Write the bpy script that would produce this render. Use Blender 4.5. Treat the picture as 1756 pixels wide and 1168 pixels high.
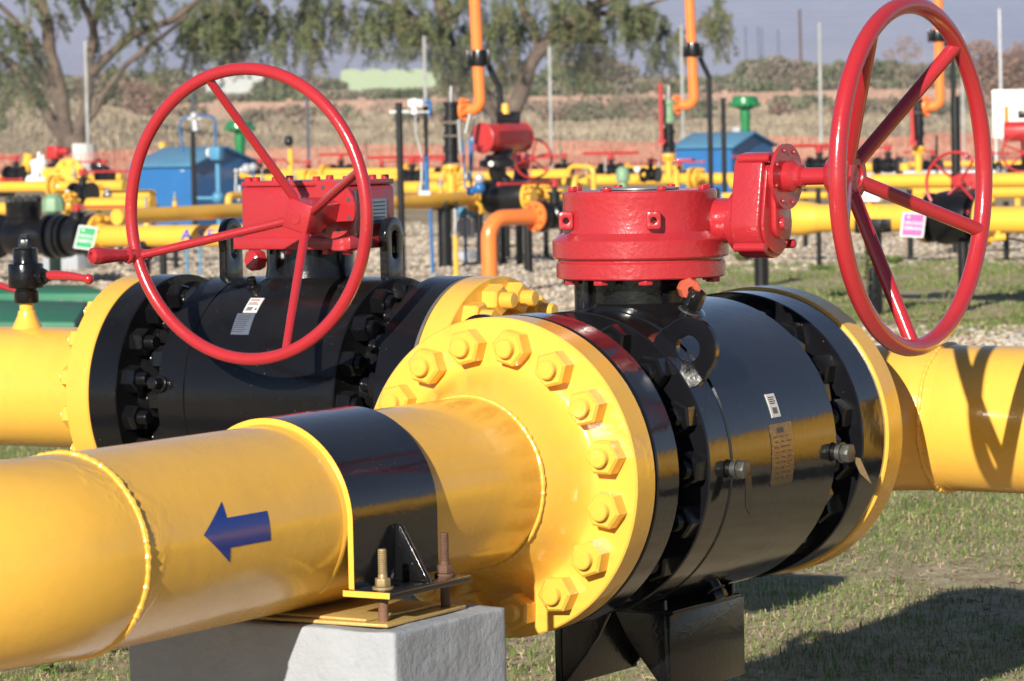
import bpy, bmesh, math, random
from mathutils import Vector, Matrix, noise
random.seed(7)
PI = math.pi
scene = bpy.context.scene
COL = scene.collection
for o in list(bpy.data.objects): bpy.data.objects.remove(o)

# ------------------------------------------------------------------ camera
# world axes: X runs along the second pipeline, Y along the nearest pipeline, ground near the valves is z = 0
CAM = Vector((2.91456218, -5.12604262, 1.15))
TH, PITCH, ROLL = math.radians(31.756416), math.radians(3.45557342), math.radians(-1.14456595)
FPX, PW, PH = 6000.0, 1756.0, 1168.0
def cam2world(v):
    u = Vector((math.cos(TH), -math.sin(TH), 0)); n = Vector((math.sin(TH), math.cos(TH), 0))
    return Vector((u.dot(v), n.dot(v), v[2]))
_fw = cam2world(Vector((0, math.cos(PITCH), -math.sin(PITCH))))
_up = cam2world(Vector((0, math.sin(PITCH), math.cos(PITCH))))
_r = cam2world(Vector((1, 0, 0)))
RT = _r * math.cos(ROLL) + _up * math.sin(ROLL)
UP = -_r * math.sin(ROLL) + _up * math.cos(ROLL)
FH = cam2world(Vector((0, 1, 0)))      # horizontal viewing direction
SH = cam2world(Vector((1, 0, 0)))      # horizontal sideways direction
cd = bpy.data.cameras.new('camera'); cam = bpy.data.objects.new('camera', cd); COL.objects.link(cam)
cd.sensor_width = 36.0; cd.lens = 36.0 * FPX / PW; cd.clip_start = 0.1; cd.clip_end = 40000
cam.matrix_world = Matrix((( RT[0], UP[0], -_fw[0], CAM[0]), (RT[1], UP[1], -_fw[1], CAM[1]), (RT[2], UP[2], -_fw[2], CAM[2]), (0, 0, 0, 1)))
cd.dof.use_dof = True; cd.dof.focus_distance = 5.9; cd.dof.aperture_fstop = 15
scene.camera = cam

# ------------------------------------------------------------------ sky, sun, exposure
SUN_AZ, SUN_EL = 20.5, 21.5       # light travels to the right and away
to_sun = -cam2world(Vector((math.sin(math.radians(SUN_AZ)) * math.cos(math.radians(SUN_EL)), math.cos(math.radians(SUN_AZ)) * math.cos(math.radians(SUN_EL)), -math.sin(math.radians(SUN_EL)))))
world = bpy.data.worlds.new('World'); scene.world = world; world.use_nodes = True
wn = world.node_tree.nodes; wl_ = world.node_tree.links; wn.clear()
sky = wn.new('ShaderNodeTexSky'); sky.sky_type = 'NISHITA'; sky.sun_disc = False
sky.sun_elevation = math.radians(SUN_EL); sky.sun_rotation = math.atan2(to_sun.x, to_sun.y)
sky.altitude = 2500; sky.air_density = 1.0; sky.dust_density = .3; sky.ozone_density = 2.2
bg = wn.new('ShaderNodeBackground'); bg.inputs['Strength'].default_value = 0.052
wo = wn.new('ShaderNodeOutputWorld'); wl_.new(sky.outputs[0], bg.inputs[0]); wl_.new(bg.outputs[0], wo.inputs[0])
sd = bpy.data.lights.new('sun', 'SUN'); sd.energy = 5.0; sd.angle = math.radians(0.53); sd.color = (1.0, 0.93, 0.82)
sun = bpy.data.objects.new('sun', sd); COL.objects.link(sun); sun.rotation_euler = to_sun.to_track_quat('Z', 'Y').to_euler()
scene.view_settings.view_transform = 'Standard'; scene.view_settings.look = 'None'
scene.view_settings.exposure = 0.60; scene.view_settings.gamma = 1.0
scene.render.engine = 'CYCLES'
scene.cycles.max_bounces = 6; scene.cycles.volume_bounces = 0

# ------------------------------------------------------------------ placing helpers
def ray(x, y): return _fw + RT * ((x - PW / 2) / FPX) - UP * ((y - PH / 2) / FPX)
def at(x, y, D):                    # the point seen at (x, y) at horizontal distance D
    r = ray(x, y); return CAM + r * (D / r.dot(FH))
def atz(x, y, z=0.0):
    r = ray(x, y); return CAM + r * ((z - CAM.z) / r.z)
def pxm(D): return FPX / D         # photo pixels per metre at distance D
def depth(p): return (Vector(p) - CAM).dot(FH)

# ------------------------------------------------------------------ materials
def newmat(name):
    m = bpy.data.materials.new(name); m.use_nodes = True
    nt = m.node_tree; return m, nt, nt.nodes['Principled BSDF']
def N(nt, t, **kw):
    n = nt.nodes.new(t)
    for k, v in kw.items():
        if k in n.inputs: n.inputs[k].default_value = v
        else: setattr(n, k, v)
    return n
def noise_node(nt, vec, scale, detail=4, rough=.55):
    n = N(nt, 'ShaderNodeTexNoise'); n.inputs['Scale'].default_value = scale; n.inputs['Detail'].default_value = detail
    n.inputs['Roughness'].default_value = rough; nt.links.new(vec, n.inputs['Vector']); return n
def ramp(nt, fac, stops):
    r = nt.nodes.new('ShaderNodeValToRGB'); e = r.color_ramp.elements
    while len(e) < len(stops): e.new(.5)
    for i, (p, c) in enumerate(stops):
        e[i].position = p; e[i].color = (c[0], c[1], c[2], 1)
    nt.links.new(fac, r.inputs[0]); return r
def vmul(c, k): return tuple(min(1, x * k) for x in c)
def paint(name, rgb, rough=.3, coat=.3, var=.12, bump=.12, bscale=70, metallic=0, dirt=0, spec=.5, lump=0.0, dust=0.0, specks=0, crease=0):
    m, nt, b = newmat(name)
    tc = N(nt, 'ShaderNodeTexCoord'); v = tc.outputs['Object']
    n1 = noise_node(nt, v, 3.1, 5, .65)
    r1 = ramp(nt, n1.outputs[0], [(.3, vmul(rgb, 1 - var)), (.7, vmul(rgb, 1 + var * .6))])
    col = r1.outputs[0]
    if dirt:
        n2 = noise_node(nt, v, 23, 6, .7)
        r2 = ramp(nt, n2.outputs[0], [(.52, (0, 0, 0)), (.75, (1, 1, 1))])
        mx = N(nt, 'ShaderNodeMix', data_type='RGBA'); nt.links.new(r2.outputs[0], mx.inputs[0])
        mu = N(nt, 'ShaderNodeMath', operation='MULTIPLY'); nt.links.new(r2.outputs[0], mu.inputs[0]); mu.inputs[1].default_value = dirt
        nt.links.new(mu.outputs[0], mx.inputs[0]); nt.links.new(col, mx.inputs[6]); mx.inputs[7].default_value = (.13, .10, .07, 1); col = mx.outputs[2]
    if dust:       # pale dust that has settled on faces that look up
        ge = N(nt, 'ShaderNodeNewGeometry'); sp = N(nt, 'ShaderNodeSeparateXYZ'); nt.links.new(ge.outputs['Normal'], sp.inputs[0])
        n3 = noise_node(nt, v, 9, 6, .7); ad = N(nt, 'ShaderNodeMath', operation='MULTIPLY'); nt.links.new(n3.outputs[0], ad.inputs[0]); nt.links.new(sp.outputs[2], ad.inputs[1])
        r3 = ramp(nt, ad.outputs[0], [(.25, (0, 0, 0)), (.7, (dust, dust, dust))])
        mx = N(nt, 'ShaderNodeMix', data_type='RGBA'); nt.links.new(r3.outputs[0], mx.inputs[0]); nt.links.new(col, mx.inputs[6]); mx.inputs[7].default_value = (.30, .26, .21, 1); col = mx.outputs[2]
    if specks:     # grit and fly specks stuck in the paint
        vo = N(nt, 'ShaderNodeTexVoronoi'); vo.inputs['Scale'].default_value = 55; nt.links.new(v, vo.inputs['Vector'])
        nn = noise_node(nt, v, 5, 3, .6); ml = N(nt, 'ShaderNodeMath', operation='DIVIDE'); nt.links.new(vo.outputs['Distance'], ml.inputs[0]); nt.links.new(nn.outputs[0], ml.inputs[1])
        rs = ramp(nt, ml.outputs[0], [(.05, (specks,) * 3), (.11, (0, 0, 0))])
        mx = N(nt, 'ShaderNodeMix', data_type='RGBA'); nt.links.new(rs.outputs[0], mx.inputs[0]); nt.links.new(col, mx.inputs[6]); mx.inputs[7].default_value = (.30, .27, .23, 1) if rgb[0] < .3 else (.30, .16, .03, 1); col = mx.outputs[2]
    nt.links.new(col, b.inputs['Base Color'])
    rr = N(nt, 'ShaderNodeMapRange'); n4 = noise_node(nt, v, 14, 5, .6); nt.links.new(n4.outputs[0], rr.inputs[0])
    rr.inputs[3].default_value = max(.03, rough - .08); rr.inputs[4].default_value = rough + .12
    nt.links.new(rr.outputs[0], b.inputs['Roughness'])
    b.inputs['Coat Weight'].default_value = coat; b.inputs['Coat Roughness'].default_value = .08
    b.inputs['Metallic'].default_value = metallic; b.inputs['Specular IOR Level'].default_value = spec
    n5 = noise_node(nt, v, bscale, 3, .5); bm = N(nt, 'ShaderNodeBump'); bm.inputs['Strength'].default_value = bump; bm.inputs['Distance'].default_value = .004
    nt.links.new(n5.outputs[0], bm.inputs['Height'])
    nrm = bm.outputs[0]
    if lump:       # runs and lumps of thick brushed paint
        n6 = noise_node(nt, v, 26, 4, .6); b2 = N(nt, 'ShaderNodeBump'); b2.inputs['Strength'].default_value = lump; b2.inputs['Distance'].default_value = .006
        nt.links.new(n6.outputs[0], b2.inputs['Height']); nt.links.new(nrm, b2.inputs['Normal']); nrm = b2.outputs[0]
    if crease:     # wrinkles and old drips under the paint
        dn = noise_node(nt, v, 4, 5, .7); ad = N(nt, 'ShaderNodeMix', data_type='RGBA', blend_type='ADD'); ad.inputs[0].default_value = .16; nt.links.new(v, ad.inputs[6]); nt.links.new(dn.outputs[1], ad.inputs[7])
        vo = N(nt, 'ShaderNodeTexVoronoi', feature='DISTANCE_TO_EDGE'); vo.inputs['Scale'].default_value = 2.1; nt.links.new(ad.outputs[2], vo.inputs['Vector'])
        rc = ramp(nt, vo.outputs['Distance'], [(.0, (1, 1, 1)), (.022, (0, 0, 0))]); mk = noise_node(nt, v, 2.3, 2, .5); rm = ramp(nt, mk.outputs[0], [(.48, (0, 0, 0)), (.6, (1, 1, 1))])
        ml = N(nt, 'ShaderNodeMath', operation='MULTIPLY'); nt.links.new(rc.outputs[0], ml.inputs[0]); nt.links.new(rm.outputs[0], ml.inputs[1])
        b3 = N(nt, 'ShaderNodeBump'); b3.inputs['Strength'].default_value = crease; b3.inputs['Distance'].default_value = .003; nt.links.new(ml.outputs[0], b3.inputs['Height']); nt.links.new(nrm, b3.inputs['Normal']); nrm = b3.outputs[0]
    nt.links.new(nrm, b.inputs['Normal']); nt.links.new(nrm, b.inputs['Coat Normal'])
    return m
M = {}
YEL = (.80, .445, .062)
M['yellow'] = paint('yellow_paint', YEL, .24, .35, .10, .06, 45, lump=.08, dirt=.10, dust=.10, specks=.25, crease=.24)
M['yellow_bg'] = paint('yellow_paint_far', (.80, .44, .05), .32, .2, .1, .03, 40, dust=.15)
M['yellow_nut'] = paint('yellow_nut_paint', YEL, .24, .4, .07, .15, 130, lump=.1)
M['black'] = paint('black_paint', (.007, .007, .009), .11, .35, .3, .06, 60, lump=.06, dust=.05, specks=.5)
M['black_rough'] = paint('black_cast_paint', (.006, .006, .007), .18, .25, .3, .12, 120, lump=.10, dust=.04, specks=.6, spec=.35)
M['black_bg'] = paint('black_paint_far', (.008, .008, .009), .3, .2, .3, .1, 60, dust=.04)
M['red'] = paint('red_paint', (.40, .022, .029), .22, .5, .08, .12, 90, lump=.1, dust=.06)
M['red_cast'] = paint('red_cast_paint', (.40, .023, .031), .25, .5, .1, .25, 110, lump=.16, dust=.06)
M['red_bg'] = paint('red_paint_far', (.44, .03, .03), .3, .3, .1, .1, 60)
M['orange'] = paint('orange_paint', (.90, .22, .045), .28, .35, .08, .05, 50)
M['blue'] = paint('blue_paint', (.02, .13, .35), .4, .15, .1, .05, 30, dust=.12)
M['blue_roof'] = paint('blue_roof_paint', (.07, .25, .42), .45, .1, .15, .05, 30, dust=.3)
M['blue_mark'] = paint('blue_marking_paint', (.006, .030, .23), .2, .25, .05, .05, 45, lump=.06)
M['green'] = paint('green_paint', (.012, .19, .06), .33, .3, .12, .05, 40)
M['green_pale'] = paint('pale_green_paint', (.20, .34, .20), .5, .1, .2, .1, 40, dirt=.3)
M['green_slab'] = paint('green_slab_paint', (.025, .17, .09), .6, 0, .2, .1, 20, dirt=.35)
M['grey'] = paint('grey_paint', (.36, .38, .40), .45, .1, .1, .05, 40)
M['white'] = paint('white_paint', (.80, .80, .78), .4, .15, .05, .03, 40, dirt=.08)
M['steel'] = paint('bare_steel', (.42, .42, .40), .34, 0, .15, .15, 80, metallic=.8, dirt=.3)
M['steel_dark'] = paint('weathered_steel', (.10, .10, .092), .42, 0, .3, .3, 120, metallic=.5, dirt=.3)
M['galv'] = paint('galvanised_steel', (.50, .51, .52), .5, 0, .15, .05, 30, metallic=.4)
M['rust'] = paint('rusty_steel', (.15, .075, .045), .75, 0, .35, .4, 160)
M['zinc'] = paint('yellow_zinc_steel', (.62, .42, .14), .42, .1, .2, .3, 130, metallic=.3, dirt=.3)
M['zinc_dull'] = paint('tarnished_brass', (.30, .22, .11), .5, .1, .3, .3, 130, metallic=.3, dirt=.3)
M['plug'] = paint('oxide_red_plug', (.50, .10, .055), .34, .3, .15, .3, 120)
M['wood'] = paint('weathered_post', (.13, .085, .06), .9, 0, .3, .2, 30)
M['pink'] = paint('pink_sign_paint', (.60, .12, .36), .5, .1, .05, .02, 30)
M['sign_green'] = paint('green_sign_paint', (.02, .33, .13), .5, .1, .05, .02, 30)
M['label'] = paint('label_paper', (.60, .60, .59), .55, 0, .12, .02, 40, dirt=.35)
M['print'] = paint('printed_ink', (.05, .05, .06), .6, 0, .1, .02, 40)
M['logo_red'] = paint('red_ink', (.55, .05, .04), .6, 0, .1, .02, 40)
M['plate_blue'] = paint('engraved_plate', (.40, .46, .54), .3, 0, .3, .3, 300, metallic=.8)
M['plate_brass'] = paint('engraved_brass_plate', (.17, .135, .09), .26, .2, .35, .3, 300, metallic=.85, dirt=.3)
M['blue_glossy'] = paint('blue_letter_paint', (.03, .07, .45), .4, .1, .05, .02, 40)

def concrete_mat():
    m, nt, b = newmat('painted_plaster'); tc = N(nt, 'ShaderNodeTexCoord'); v = tc.outputs['Object']
    n = noise_node(nt, v, 6, 6, .7); r = ramp(nt, n.outputs[0], [(.3, (.30, .32, .35)), (.7, (.37, .39, .42))])
    n0 = noise_node(nt, v, 40, 5, .7); r0 = ramp(nt, n0.outputs[0], [(.60, (1, 1, 1)), (.74, (.72, .66, .58))])
    mx = N(nt, 'ShaderNodeMix', data_type='RGBA', blend_type='MULTIPLY'); mx.inputs[0].default_value = .5
    nt.links.new(r.outputs[0], mx.inputs[6]); nt.links.new(r0.outputs[0], mx.inputs[7]); nt.links.new(mx.outputs[2], b.inputs['Base Color'])
    b.inputs['Roughness'].default_value = .8
    n2 = noise_node(nt, v, 55, 8, .65); n3 = noise_node(nt, v, 12, 3, .5)
    a = N(nt, 'ShaderNodeMath', operation='ADD'); nt.links.new(n2.outputs[0], a.inputs[0]); nt.links.new(n3.outputs[0], a.inputs[1])
    bm = N(nt, 'ShaderNodeBump'); bm.inputs['Strength'].default_value = .5; bm.inputs['Distance'].default_value = .008
    nt.links.new(a.outputs[0], bm.inputs['Height']); nt.links.new(bm.outputs[0], b.inputs['Normal']); return m
M['concrete'] = concrete_mat()

# ------------------------------------------------------------------ mesh builder
def basis(axis, up=None):
    z = Vector(axis).normalized()
    t = Vector(up) if up is not None else (Vector((0, 0, 1)) if abs(z.z) < .9 else Vector((1, 0, 0)))
    x = t.cross(z)
    if x.length < 1e-5: x = Vector((0, 1, 0)).cross(z)
    x.normalize(); y = z.cross(x); return x, y, z
class MB:
    def __init__(s): s.v = []; s.f = []
    def add(s, vs, fs):
        k = len(s.v); s.v += [Vector(p) for p in vs]; s.f += [tuple(i + k for i in f) for f in fs]; return s
    def lathe(s, o, axis, prof, n=32, up=None, close=False, a0=0, a1=2 * PI):
        x, y, z = basis(axis, up); o = Vector(o); vs = []; full = abs(a1 - a0 - 2 * PI) < 1e-6
        m = n if full else n + 1
        for r, h in prof:
            for i in range(m):
                a = a0 + (a1 - a0) * i / n; vs.append(o + z * h + x * (r * math.cos(a)) + y * (r * math.sin(a)))
        fs = []; P = len(prof)
        for j in range(P if close else P - 1):
            j2 = (j + 1) % P
            for i in range(n):
                i2 = (i + 1) % m; fs.append((j * m + i, j * m + i2, j2 * m + i2, j2 * m + i))
        if full and not close:
            if prof[0][0] > 1e-6: fs.append(tuple(range(m))[::-1])
            if prof[-1][0] > 1e-6: fs.append(tuple((P - 1) * m + i for i in range(m)))
        return s.add(vs, fs)
    def cyl(s, a, b, r, n=20, r2=None, ch=0):
        a = Vector(a); b = Vector(b); L = (b - a).length; r2 = r if r2 is None else r2
        if ch: prof = [(r - ch, 0), (r, ch), (r2, L - ch), (r2 - ch, L)]
        else: prof = [(r, 0), (r2, L)]
        return s.lathe(a, b - a, prof, n)
    def tube(s, pts, r, n=12, closed=False, caps=True):
        pts = [Vector(p) for p in pts]; K = len(pts); rr = r if isinstance(r, (list, tuple)) else [r] * K
        def tan(i):
            if closed: return (pts[(i + 1) % K] - pts[i - 1]).normalized()
            return (pts[min(i + 1, K - 1)] - pts[max(i - 1, 0)]).normalized()
        t = tan(0); x, y, _ = basis(t); vs = []
        for i in range(K):
            t2 = tan(i); q = t.rotation_difference(t2); x = q @ x; x = (x - t2 * x.dot(t2)).normalized(); y = t2.cross(x); t = t2
            for k in range(n):
                a = 2 * PI * k / n; vs.append(pts[i] + (x * math.cos(a) + y * math.sin(a)) * rr[i])
        fs = []
        for i in range(K if closed else K - 1):
            j = (i + 1) % K
            off = 0
            if closed and j == 0:
                best = min(range(n), key=lambda o_: (vs[i * n] - vs[o_]).length); off = best
            for k in range(n): fs.append((i * n + k, i * n + (k + 1) % n, j * n + (k + 1 + off) % n, j * n + (k + off) % n))
        if caps and not closed: fs.append(tuple(range(n))[::-1]); fs.append(tuple((K - 1) * n + k for k in range(n)))
        return s.add(vs, fs)
    def box(s, c, size, x=(1, 0, 0), y=(0, 1, 0), z=(0, 0, 1)):
        c = Vector(c); x = Vector(x) * size[0] / 2; y = Vector(y) * size[1] / 2; z = Vector(z) * size[2] / 2
        vs = [c + x * i + y * j + z * k for i in (-1, 1) for j in (-1, 1) for k in (-1, 1)]
        return s.add(vs, [(0, 1, 3, 2), (4, 6, 7, 5), (0, 4, 5, 1), (2, 3, 7, 6), (0, 2, 6, 4), (1, 5, 7, 3)])
    def prism(s, poly, o, x, y, d):          # polygon in the x,y plane at o, extruded by vector d
        o = Vector(o); x = Vector(x); y = Vector(y); d = Vector(d); n = len(poly)
        a = [o + x * p[0] + y * p[1] for p in poly]; vs = a + [p + d for p in a]
        fs = [tuple(range(n))[::-1], tuple(range(n, 2 * n))] + [(i, (i + 1) % n, (i + 1) % n + n, i + n) for i in range(n)]
        return s.add(vs, fs)
    def torus(s, c, axis, R, r, n=64, m=12):
        x, y, z = basis(axis); c = Vector(c)
        return s.tube([c + (x * math.cos(2 * PI * i / n) + y * math.sin(2 * PI * i / n)) * R for i in range(n)], r, m, closed=True)
    def sphere(s, c, r, n=16, m=8, sc=(1, 1, 1)):
        c = Vector(c); vs = [c + Vector((0, 0, r * sc[2]))]
        for j in range(1, m):
            t = PI * j / m
            for i in range(n):
                a = 2 * PI * i / n; vs.append(c + Vector((r * sc[0] * math.sin(t) * math.cos(a), r * sc[1] * math.sin(t) * math.sin(a), r * sc[2] * math.cos(t))))
        vs.append(c - Vector((0, 0, r * sc[2]))); fs = [(0, 1 + i, 1 + (i + 1) % n) for i in range(n)]
        for j in range(m - 2):
            for i in range(n): fs.append((1 + j * n + i, 1 + (j + 1) * n + i, 1 + (j + 1) * n + (i + 1) % n, 1 + j * n + (i + 1) % n))
        L = len(vs) - 1; fs += [(L, 1 + (m - 2) * n + (i + 1) % n, 1 + (m - 2) * n + i) for i in range(n)]
        return s.add(vs, fs)
    def build(s, name, mat, parent=None, bevel=0, seg=2, angle=32, loc=None, flat=False, post=None):
        org = Vector(loc) if loc is not None else (root_loc(parent) if parent else (sum(s.v, Vector()) / max(1, len(s.v))))
        me = bpy.data.meshes.new(name); me.from_pydata([p - org for p in s.v], [], s.f)
        bm = bmesh.new(); bm.from_mesh(me)
        if len(bm.faces) < 60000: bmesh.ops.recalc_face_normals(bm, faces=bm.faces)
        if bevel:
            ed = [e for e in bm.edges if len(e.link_faces) == 2 and e.calc_face_angle(0) > math.radians(angle)]
            bmesh.ops.bevel(bm, geom=ed, offset=bevel, segments=seg, profile=.5, affect='EDGES', clamp_overlap=True)
        if post: post(bm)
        bm.to_mesh(me); bm.free()
        if not flat:
            me.polygons.foreach_set('use_smooth', [True] * len(me.polygons)); me.set_sharp_from_angle(angle=math.radians(angle if not bevel else max(angle, 26) if seg == 1 else 50))
        ms = mat if isinstance(mat, (list, tuple)) else [mat]
        for m in ms: me.materials.append(m)
        ob = bpy.data.objects.new(name, me); COL.objects.link(ob)
        if parent:
            ob.parent = parent
            ob.location = (0, 0, 0) if loc is None else Vector(loc) - root_loc(parent)
        else: ob.location = org
        return ob
def root_loc(o):
    p = Vector()
    while o: p = p + o.location; o = o.parent
    return p
def tag(o, label, cat=None, group=None, kind=None):
    if label: o['label'] = label
    if cat: o['category'] = cat
    if group: o['group'] = group
    if kind: o['kind'] = kind
    return o
def thing(name, label, cat, loc, group=None):
    o = bpy.data.objects.new(name, None); COL.objects.link(o); o.location = Vector(loc); o.empty_display_size = .1
    return tag(o, label, cat, group)
def linked(name, src, parent, wloc, rot=None):       # a part that shares another part's mesh
    o = bpy.data.objects.new(name, src.data); COL.objects.link(o); o.parent = parent; o.location = Vector(wloc) - root_loc(parent)
    if rot is not None: o.rotation_mode = 'QUATERNION'; o.rotation_quaternion = rot
    return o
def fillet(pts, rad, n=8):
    pts = [Vector(p) for p in pts]; out = [pts[0]]
    for i in range(1, len(pts) - 1):
        a = (pts[i - 1] - pts[i]); b = (pts[i + 1] - pts[i]); la, lb = a.length, b.length; a.normalize(); b.normalize()
        ang = a.angle(b); t = min(rad / math.tan(ang / 2), la * .49, lb * .49); R_ = t * math.tan(ang / 2)
        p0 = pts[i] + a * t; p1 = pts[i] + b * t; c = pts[i] + (a + b).normalized() * (R_ / math.sin(ang / 2))
        v0 = p0 - c; v1 = p1 - c
        if v0.length < 1e-6: out.append(pts[i]); continue
        w_ = v0.angle(v1); L0 = v0.length; u0 = v0.normalized(); u1 = v1.normalized()
        for k in range(n + 1):
            q = k / n; out.append(c + (u0 * math.sin((1 - q) * w_) + u1 * math.sin(q * w_)) / math.sin(w_) * L0 if w_ > 1e-4 else p0)
    out.append(pts[-1]); return out
def densify(pts, step):
    out = [pts[0]]
    for a, b in zip(pts, pts[1:]):
        k = max(1, int((b - a).length / step))
        out += [a.lerp(b, (i + 1) / k) for i in range(k)]
    return out
def weld(mb, c, axis, R, r=.0045, n=240):
    x, y, z = basis(axis); c = Vector(c); pts = []; rr = []
    for i in range(n):
        a = 2 * PI * i / n; w = noise.noise(Vector((math.cos(a) * 3, math.sin(a) * 3, c.x))) * .0018
        pts.append(c + z * w + (x * math.cos(a) + y * math.sin(a)) * R); rr.append(r * (.85 + .07 * math.sin(i * 1.7) + .17 * random.uniform(-1, 1)))
    return mb.tube(pts, rr, 8, closed=True)

# ------------------------------------------------------------------ bolts
X, Y, Z = Vector((1, 0, 0)), Vector((0, 1, 0)), Vector((0, 0, 1))
AX = .6016; PR = .1345; FR = .254; BC = .2115
def nut_mb(s=1.0, stud=.0125, thread=True, extra=0):   # along +Z from z=0
    mb = MB(); R_ = .0293 * s; h = .030 * s
    hexa = [(R_ * math.cos(PI / 3 * i), R_ * math.sin(PI / 3 * i)) for i in range(6)]
    mb.prism(hexa, (0, 0, 0), X, Y, (0, 0, h * .86))
    K = len(mb.v); top = [Vector((p[0], p[1], h * .86)) for p in hexa] + [Vector((p[0] * .86, p[1] * .86, h)) for p in hexa]
    mb.add(top, [(i, (i + 1) % 6, (i + 1) % 6 + 6, i + 6) for i in range(6)] + [tuple(range(6, 12))])
    z0 = h; prof = [(.0152 * s, z0 - .004)]; L = stud * s + extra; k = 0; zz = z0
    while zz < z0 + L - .004 * s:
        prof += [(.0152 * s, zz), (.0143 * s, zz + .0012 * s)]; zz += .0026 * s
    prof += [(.0150 * s, zz), (.0128 * s, z0 + L), (0, z0 + L + .0004)]
    mb.lathe((0, 0, 0), Z, prof, 20); return mb
_protos = {}
def proto(key, mb, mat, bevel=.0014):
    if key not in _protos:
        o = mb.build(key, mat, None, bevel=0, loc=(0, 0, 0)); _protos[key] = o.data; bpy.data.objects.remove(o)
    return _protos[key]
def bolt_ring(parent, key, mb, mat, c, axis, n=16, R_=BC, phase=.5, up=Z, name='bolt', skip=None):
    me = proto(key, mb, mat); x, y, z = basis(axis, up); c = Vector(c)
    for i in range(n):
        a = 2 * PI * (i + phase) / n; p = c + (x * math.cos(a) + y * math.sin(a)) * R_
        if skip and skip(p): continue
        rot = Matrix((x, y, z)).transposed().to_quaternion() @ Matrix.Rotation(random.uniform(0, PI), 3, 'Z').to_quaternion()
        o = bpy.data.objects.new(name, me); COL.objects.link(o); o.parent = parent; o.location = p - root_loc(parent)
        o.rotation_mode = 'QUATERNION'; o.rotation_quaternion = rot

def neck_flange(parent, c, ax, mat, name='flange', R1=.254):    # c: joint centre, ax: away from the joint
    mb = MB(); mb.lathe(c, ax, [(.17, .0035), (R1 - .003, .0035), (R1, .0065), (R1, .0612), (R1 - .0025, .0637), (.190, .0637), (.181, .0655), (.1745, .071), (.166, .082), (.155, .102), (.1465, .123), (.139, .138), (PR, .1463), (.12, .1463)], 128)
    return mb.build(name, mat, parent, angle=40)
def nuts(parent, c, ax, **kw): bolt_ring(parent, 'flange_nut', nut_mb(), M['yellow_nut'], Vector(c) + Vector(ax) * .0637, ax, **kw)

# ================================================================== FOREGROUND
JF, JR = -.4073, .4073
# ---- nearest pipeline: elbow, pipe, flange
pl = thing('pipeline', 'nearest thick yellow pipe with a blue arrow and big bolted flange', 'pipe', (0, -1.0, 0))
a0 = Vector((0, JF - .1463, AX)); w2 = -1.5425
MB().cyl(a0, (0, w2, AX), PR, 96).build('pipe', M['yellow'], pl)
el = [Vector((-.381 + .381 * math.cos(t), w2 - .381 * math.sin(t), AX)) for t in [PI / 2 * i / 24 for i in range(25)]] + [Vector((-3.2, w2 - .381, AX))]
e = MB().tube(el, PR + .0008, 96).build('elbow', M['yellow'], pl)
weld(MB(), (0, a0.y, AX), Y, PR + .0005, .0048).build('weld_bead', M['yellow_nut'], pl)
weld(MB(), (0, w2, AX), Y, PR + .0005, .0055).build('weld_bead', M['yellow_nut'], pl)
fl = neck_flange(pl, (0, JF, AX), (0, -1, 0), M['yellow']); nuts(fl, (0, JF, AX), (0, -1, 0))
# blue flow arrow painted on the pipe
def on_pipe(y, a, r=PR + .0006): a = math.radians(a); return Vector((r * math.cos(a), y, AX + r * math.sin(a)))
mb = MB(); K = 14
vs = []; 
for i in range(2):
    for j in range(K + 1): vs.append(on_pipe((-1.3622, -1.2700)[i], 15.6 + (-1.6 - 15.6) * j / K))
mb.add(vs, [(j, j + 1, K + 2 + j, K + 1 + j) for j in range(K)])
K = 24; vs = []
for i in range(9):
    t = i / 8
    for j in range(K + 1):
        A = 25.5 + (-10.2 - 25.5) * j / K; A = 8.2 + (A - 8.2) * (1 - t * .999); vs.append(on_pipe(-1.3622 + (-1.4193 + 1.3622) * t, A))
mb.add(vs, [(i * (K + 1) + j, i * (K + 1) + j + 1, (i + 1) * (K + 1) + j + 1, (i + 1) * (K + 1) + j) for i in range(8) for j in range(K)])
tag(mb.build('flow_arrow', M['blue_mark'], pl), 'blue painted arrow pointing left')

# ---- the main valve
def valve(loc, ax, label, m_body, flipz=False):
    """body of a trunnion ball valve along axis ax (horizontal), centre loc"""
    c = Vector(loc); ax = Vector(ax); v = thing('valve', label, 'valve', (c.x, c.y, 0))
    prof = [(.12, -.404), (.2515, -.404), (.254, -.4015), (.254, -.3375), (.2515, -.335), (.178, -.335), (.170, -.327), (.170, -.235), (.178, -.228),
            (.2475, -.228), (.250, -.2255), (.250, -.160), (.2475, -.158), (.2475, -.154), (.2515, -.152), (.2515, .221), (.249, .2236), (.178, .2236), (.170, .230),
            (.170, .315), (.178, .3205), (.2515, .3205), (.254, .323), (.254, .4015), (.2515, .404), (.12, .404)]
    b = MB().lathe(c, ax, prof, 144).build('body', m_body, v, angle=40)
    MB().lathe(c, ax, [(.15, .404), (.2535, .404), (.2535, .410), (.15, .410)], 96).build('gasket', M['steel'], b)
    MB().lathe(c, ax, [(.15, -.410), (.2500, -.410), (.2500, -.404), (.15, -.404)], 96).build('gasket', M['black_rough'], b)
    bolt_ring(b, 'body_bolt', nut_mb(1.0, .022), M['black_rough'], c - ax * .335, ax)
    bolt_ring(b, 'body_bolt', nut_mb(1.0, .022), M['black_rough'], c + ax * .3205, -ax)
    bolt_ring(b, 'cap_bolt', nut_mb(1.0, .012), M['black_rough'], c - ax * .228, -ax, R_=.2185, phase=.0)
    bolt_ring(b, 'cap_bolt', nut_mb(1.0, .012), M['black_rough'], c + ax * .2236, ax, R_=.2185, phase=.0)
    # cap screws joining the body halves
    return v, b
v1, b1 = valve((0, 0, AX), (0, 1, 0), 'nearest big black ball valve with round red gearbox and side handwheel', M['black'])
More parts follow.
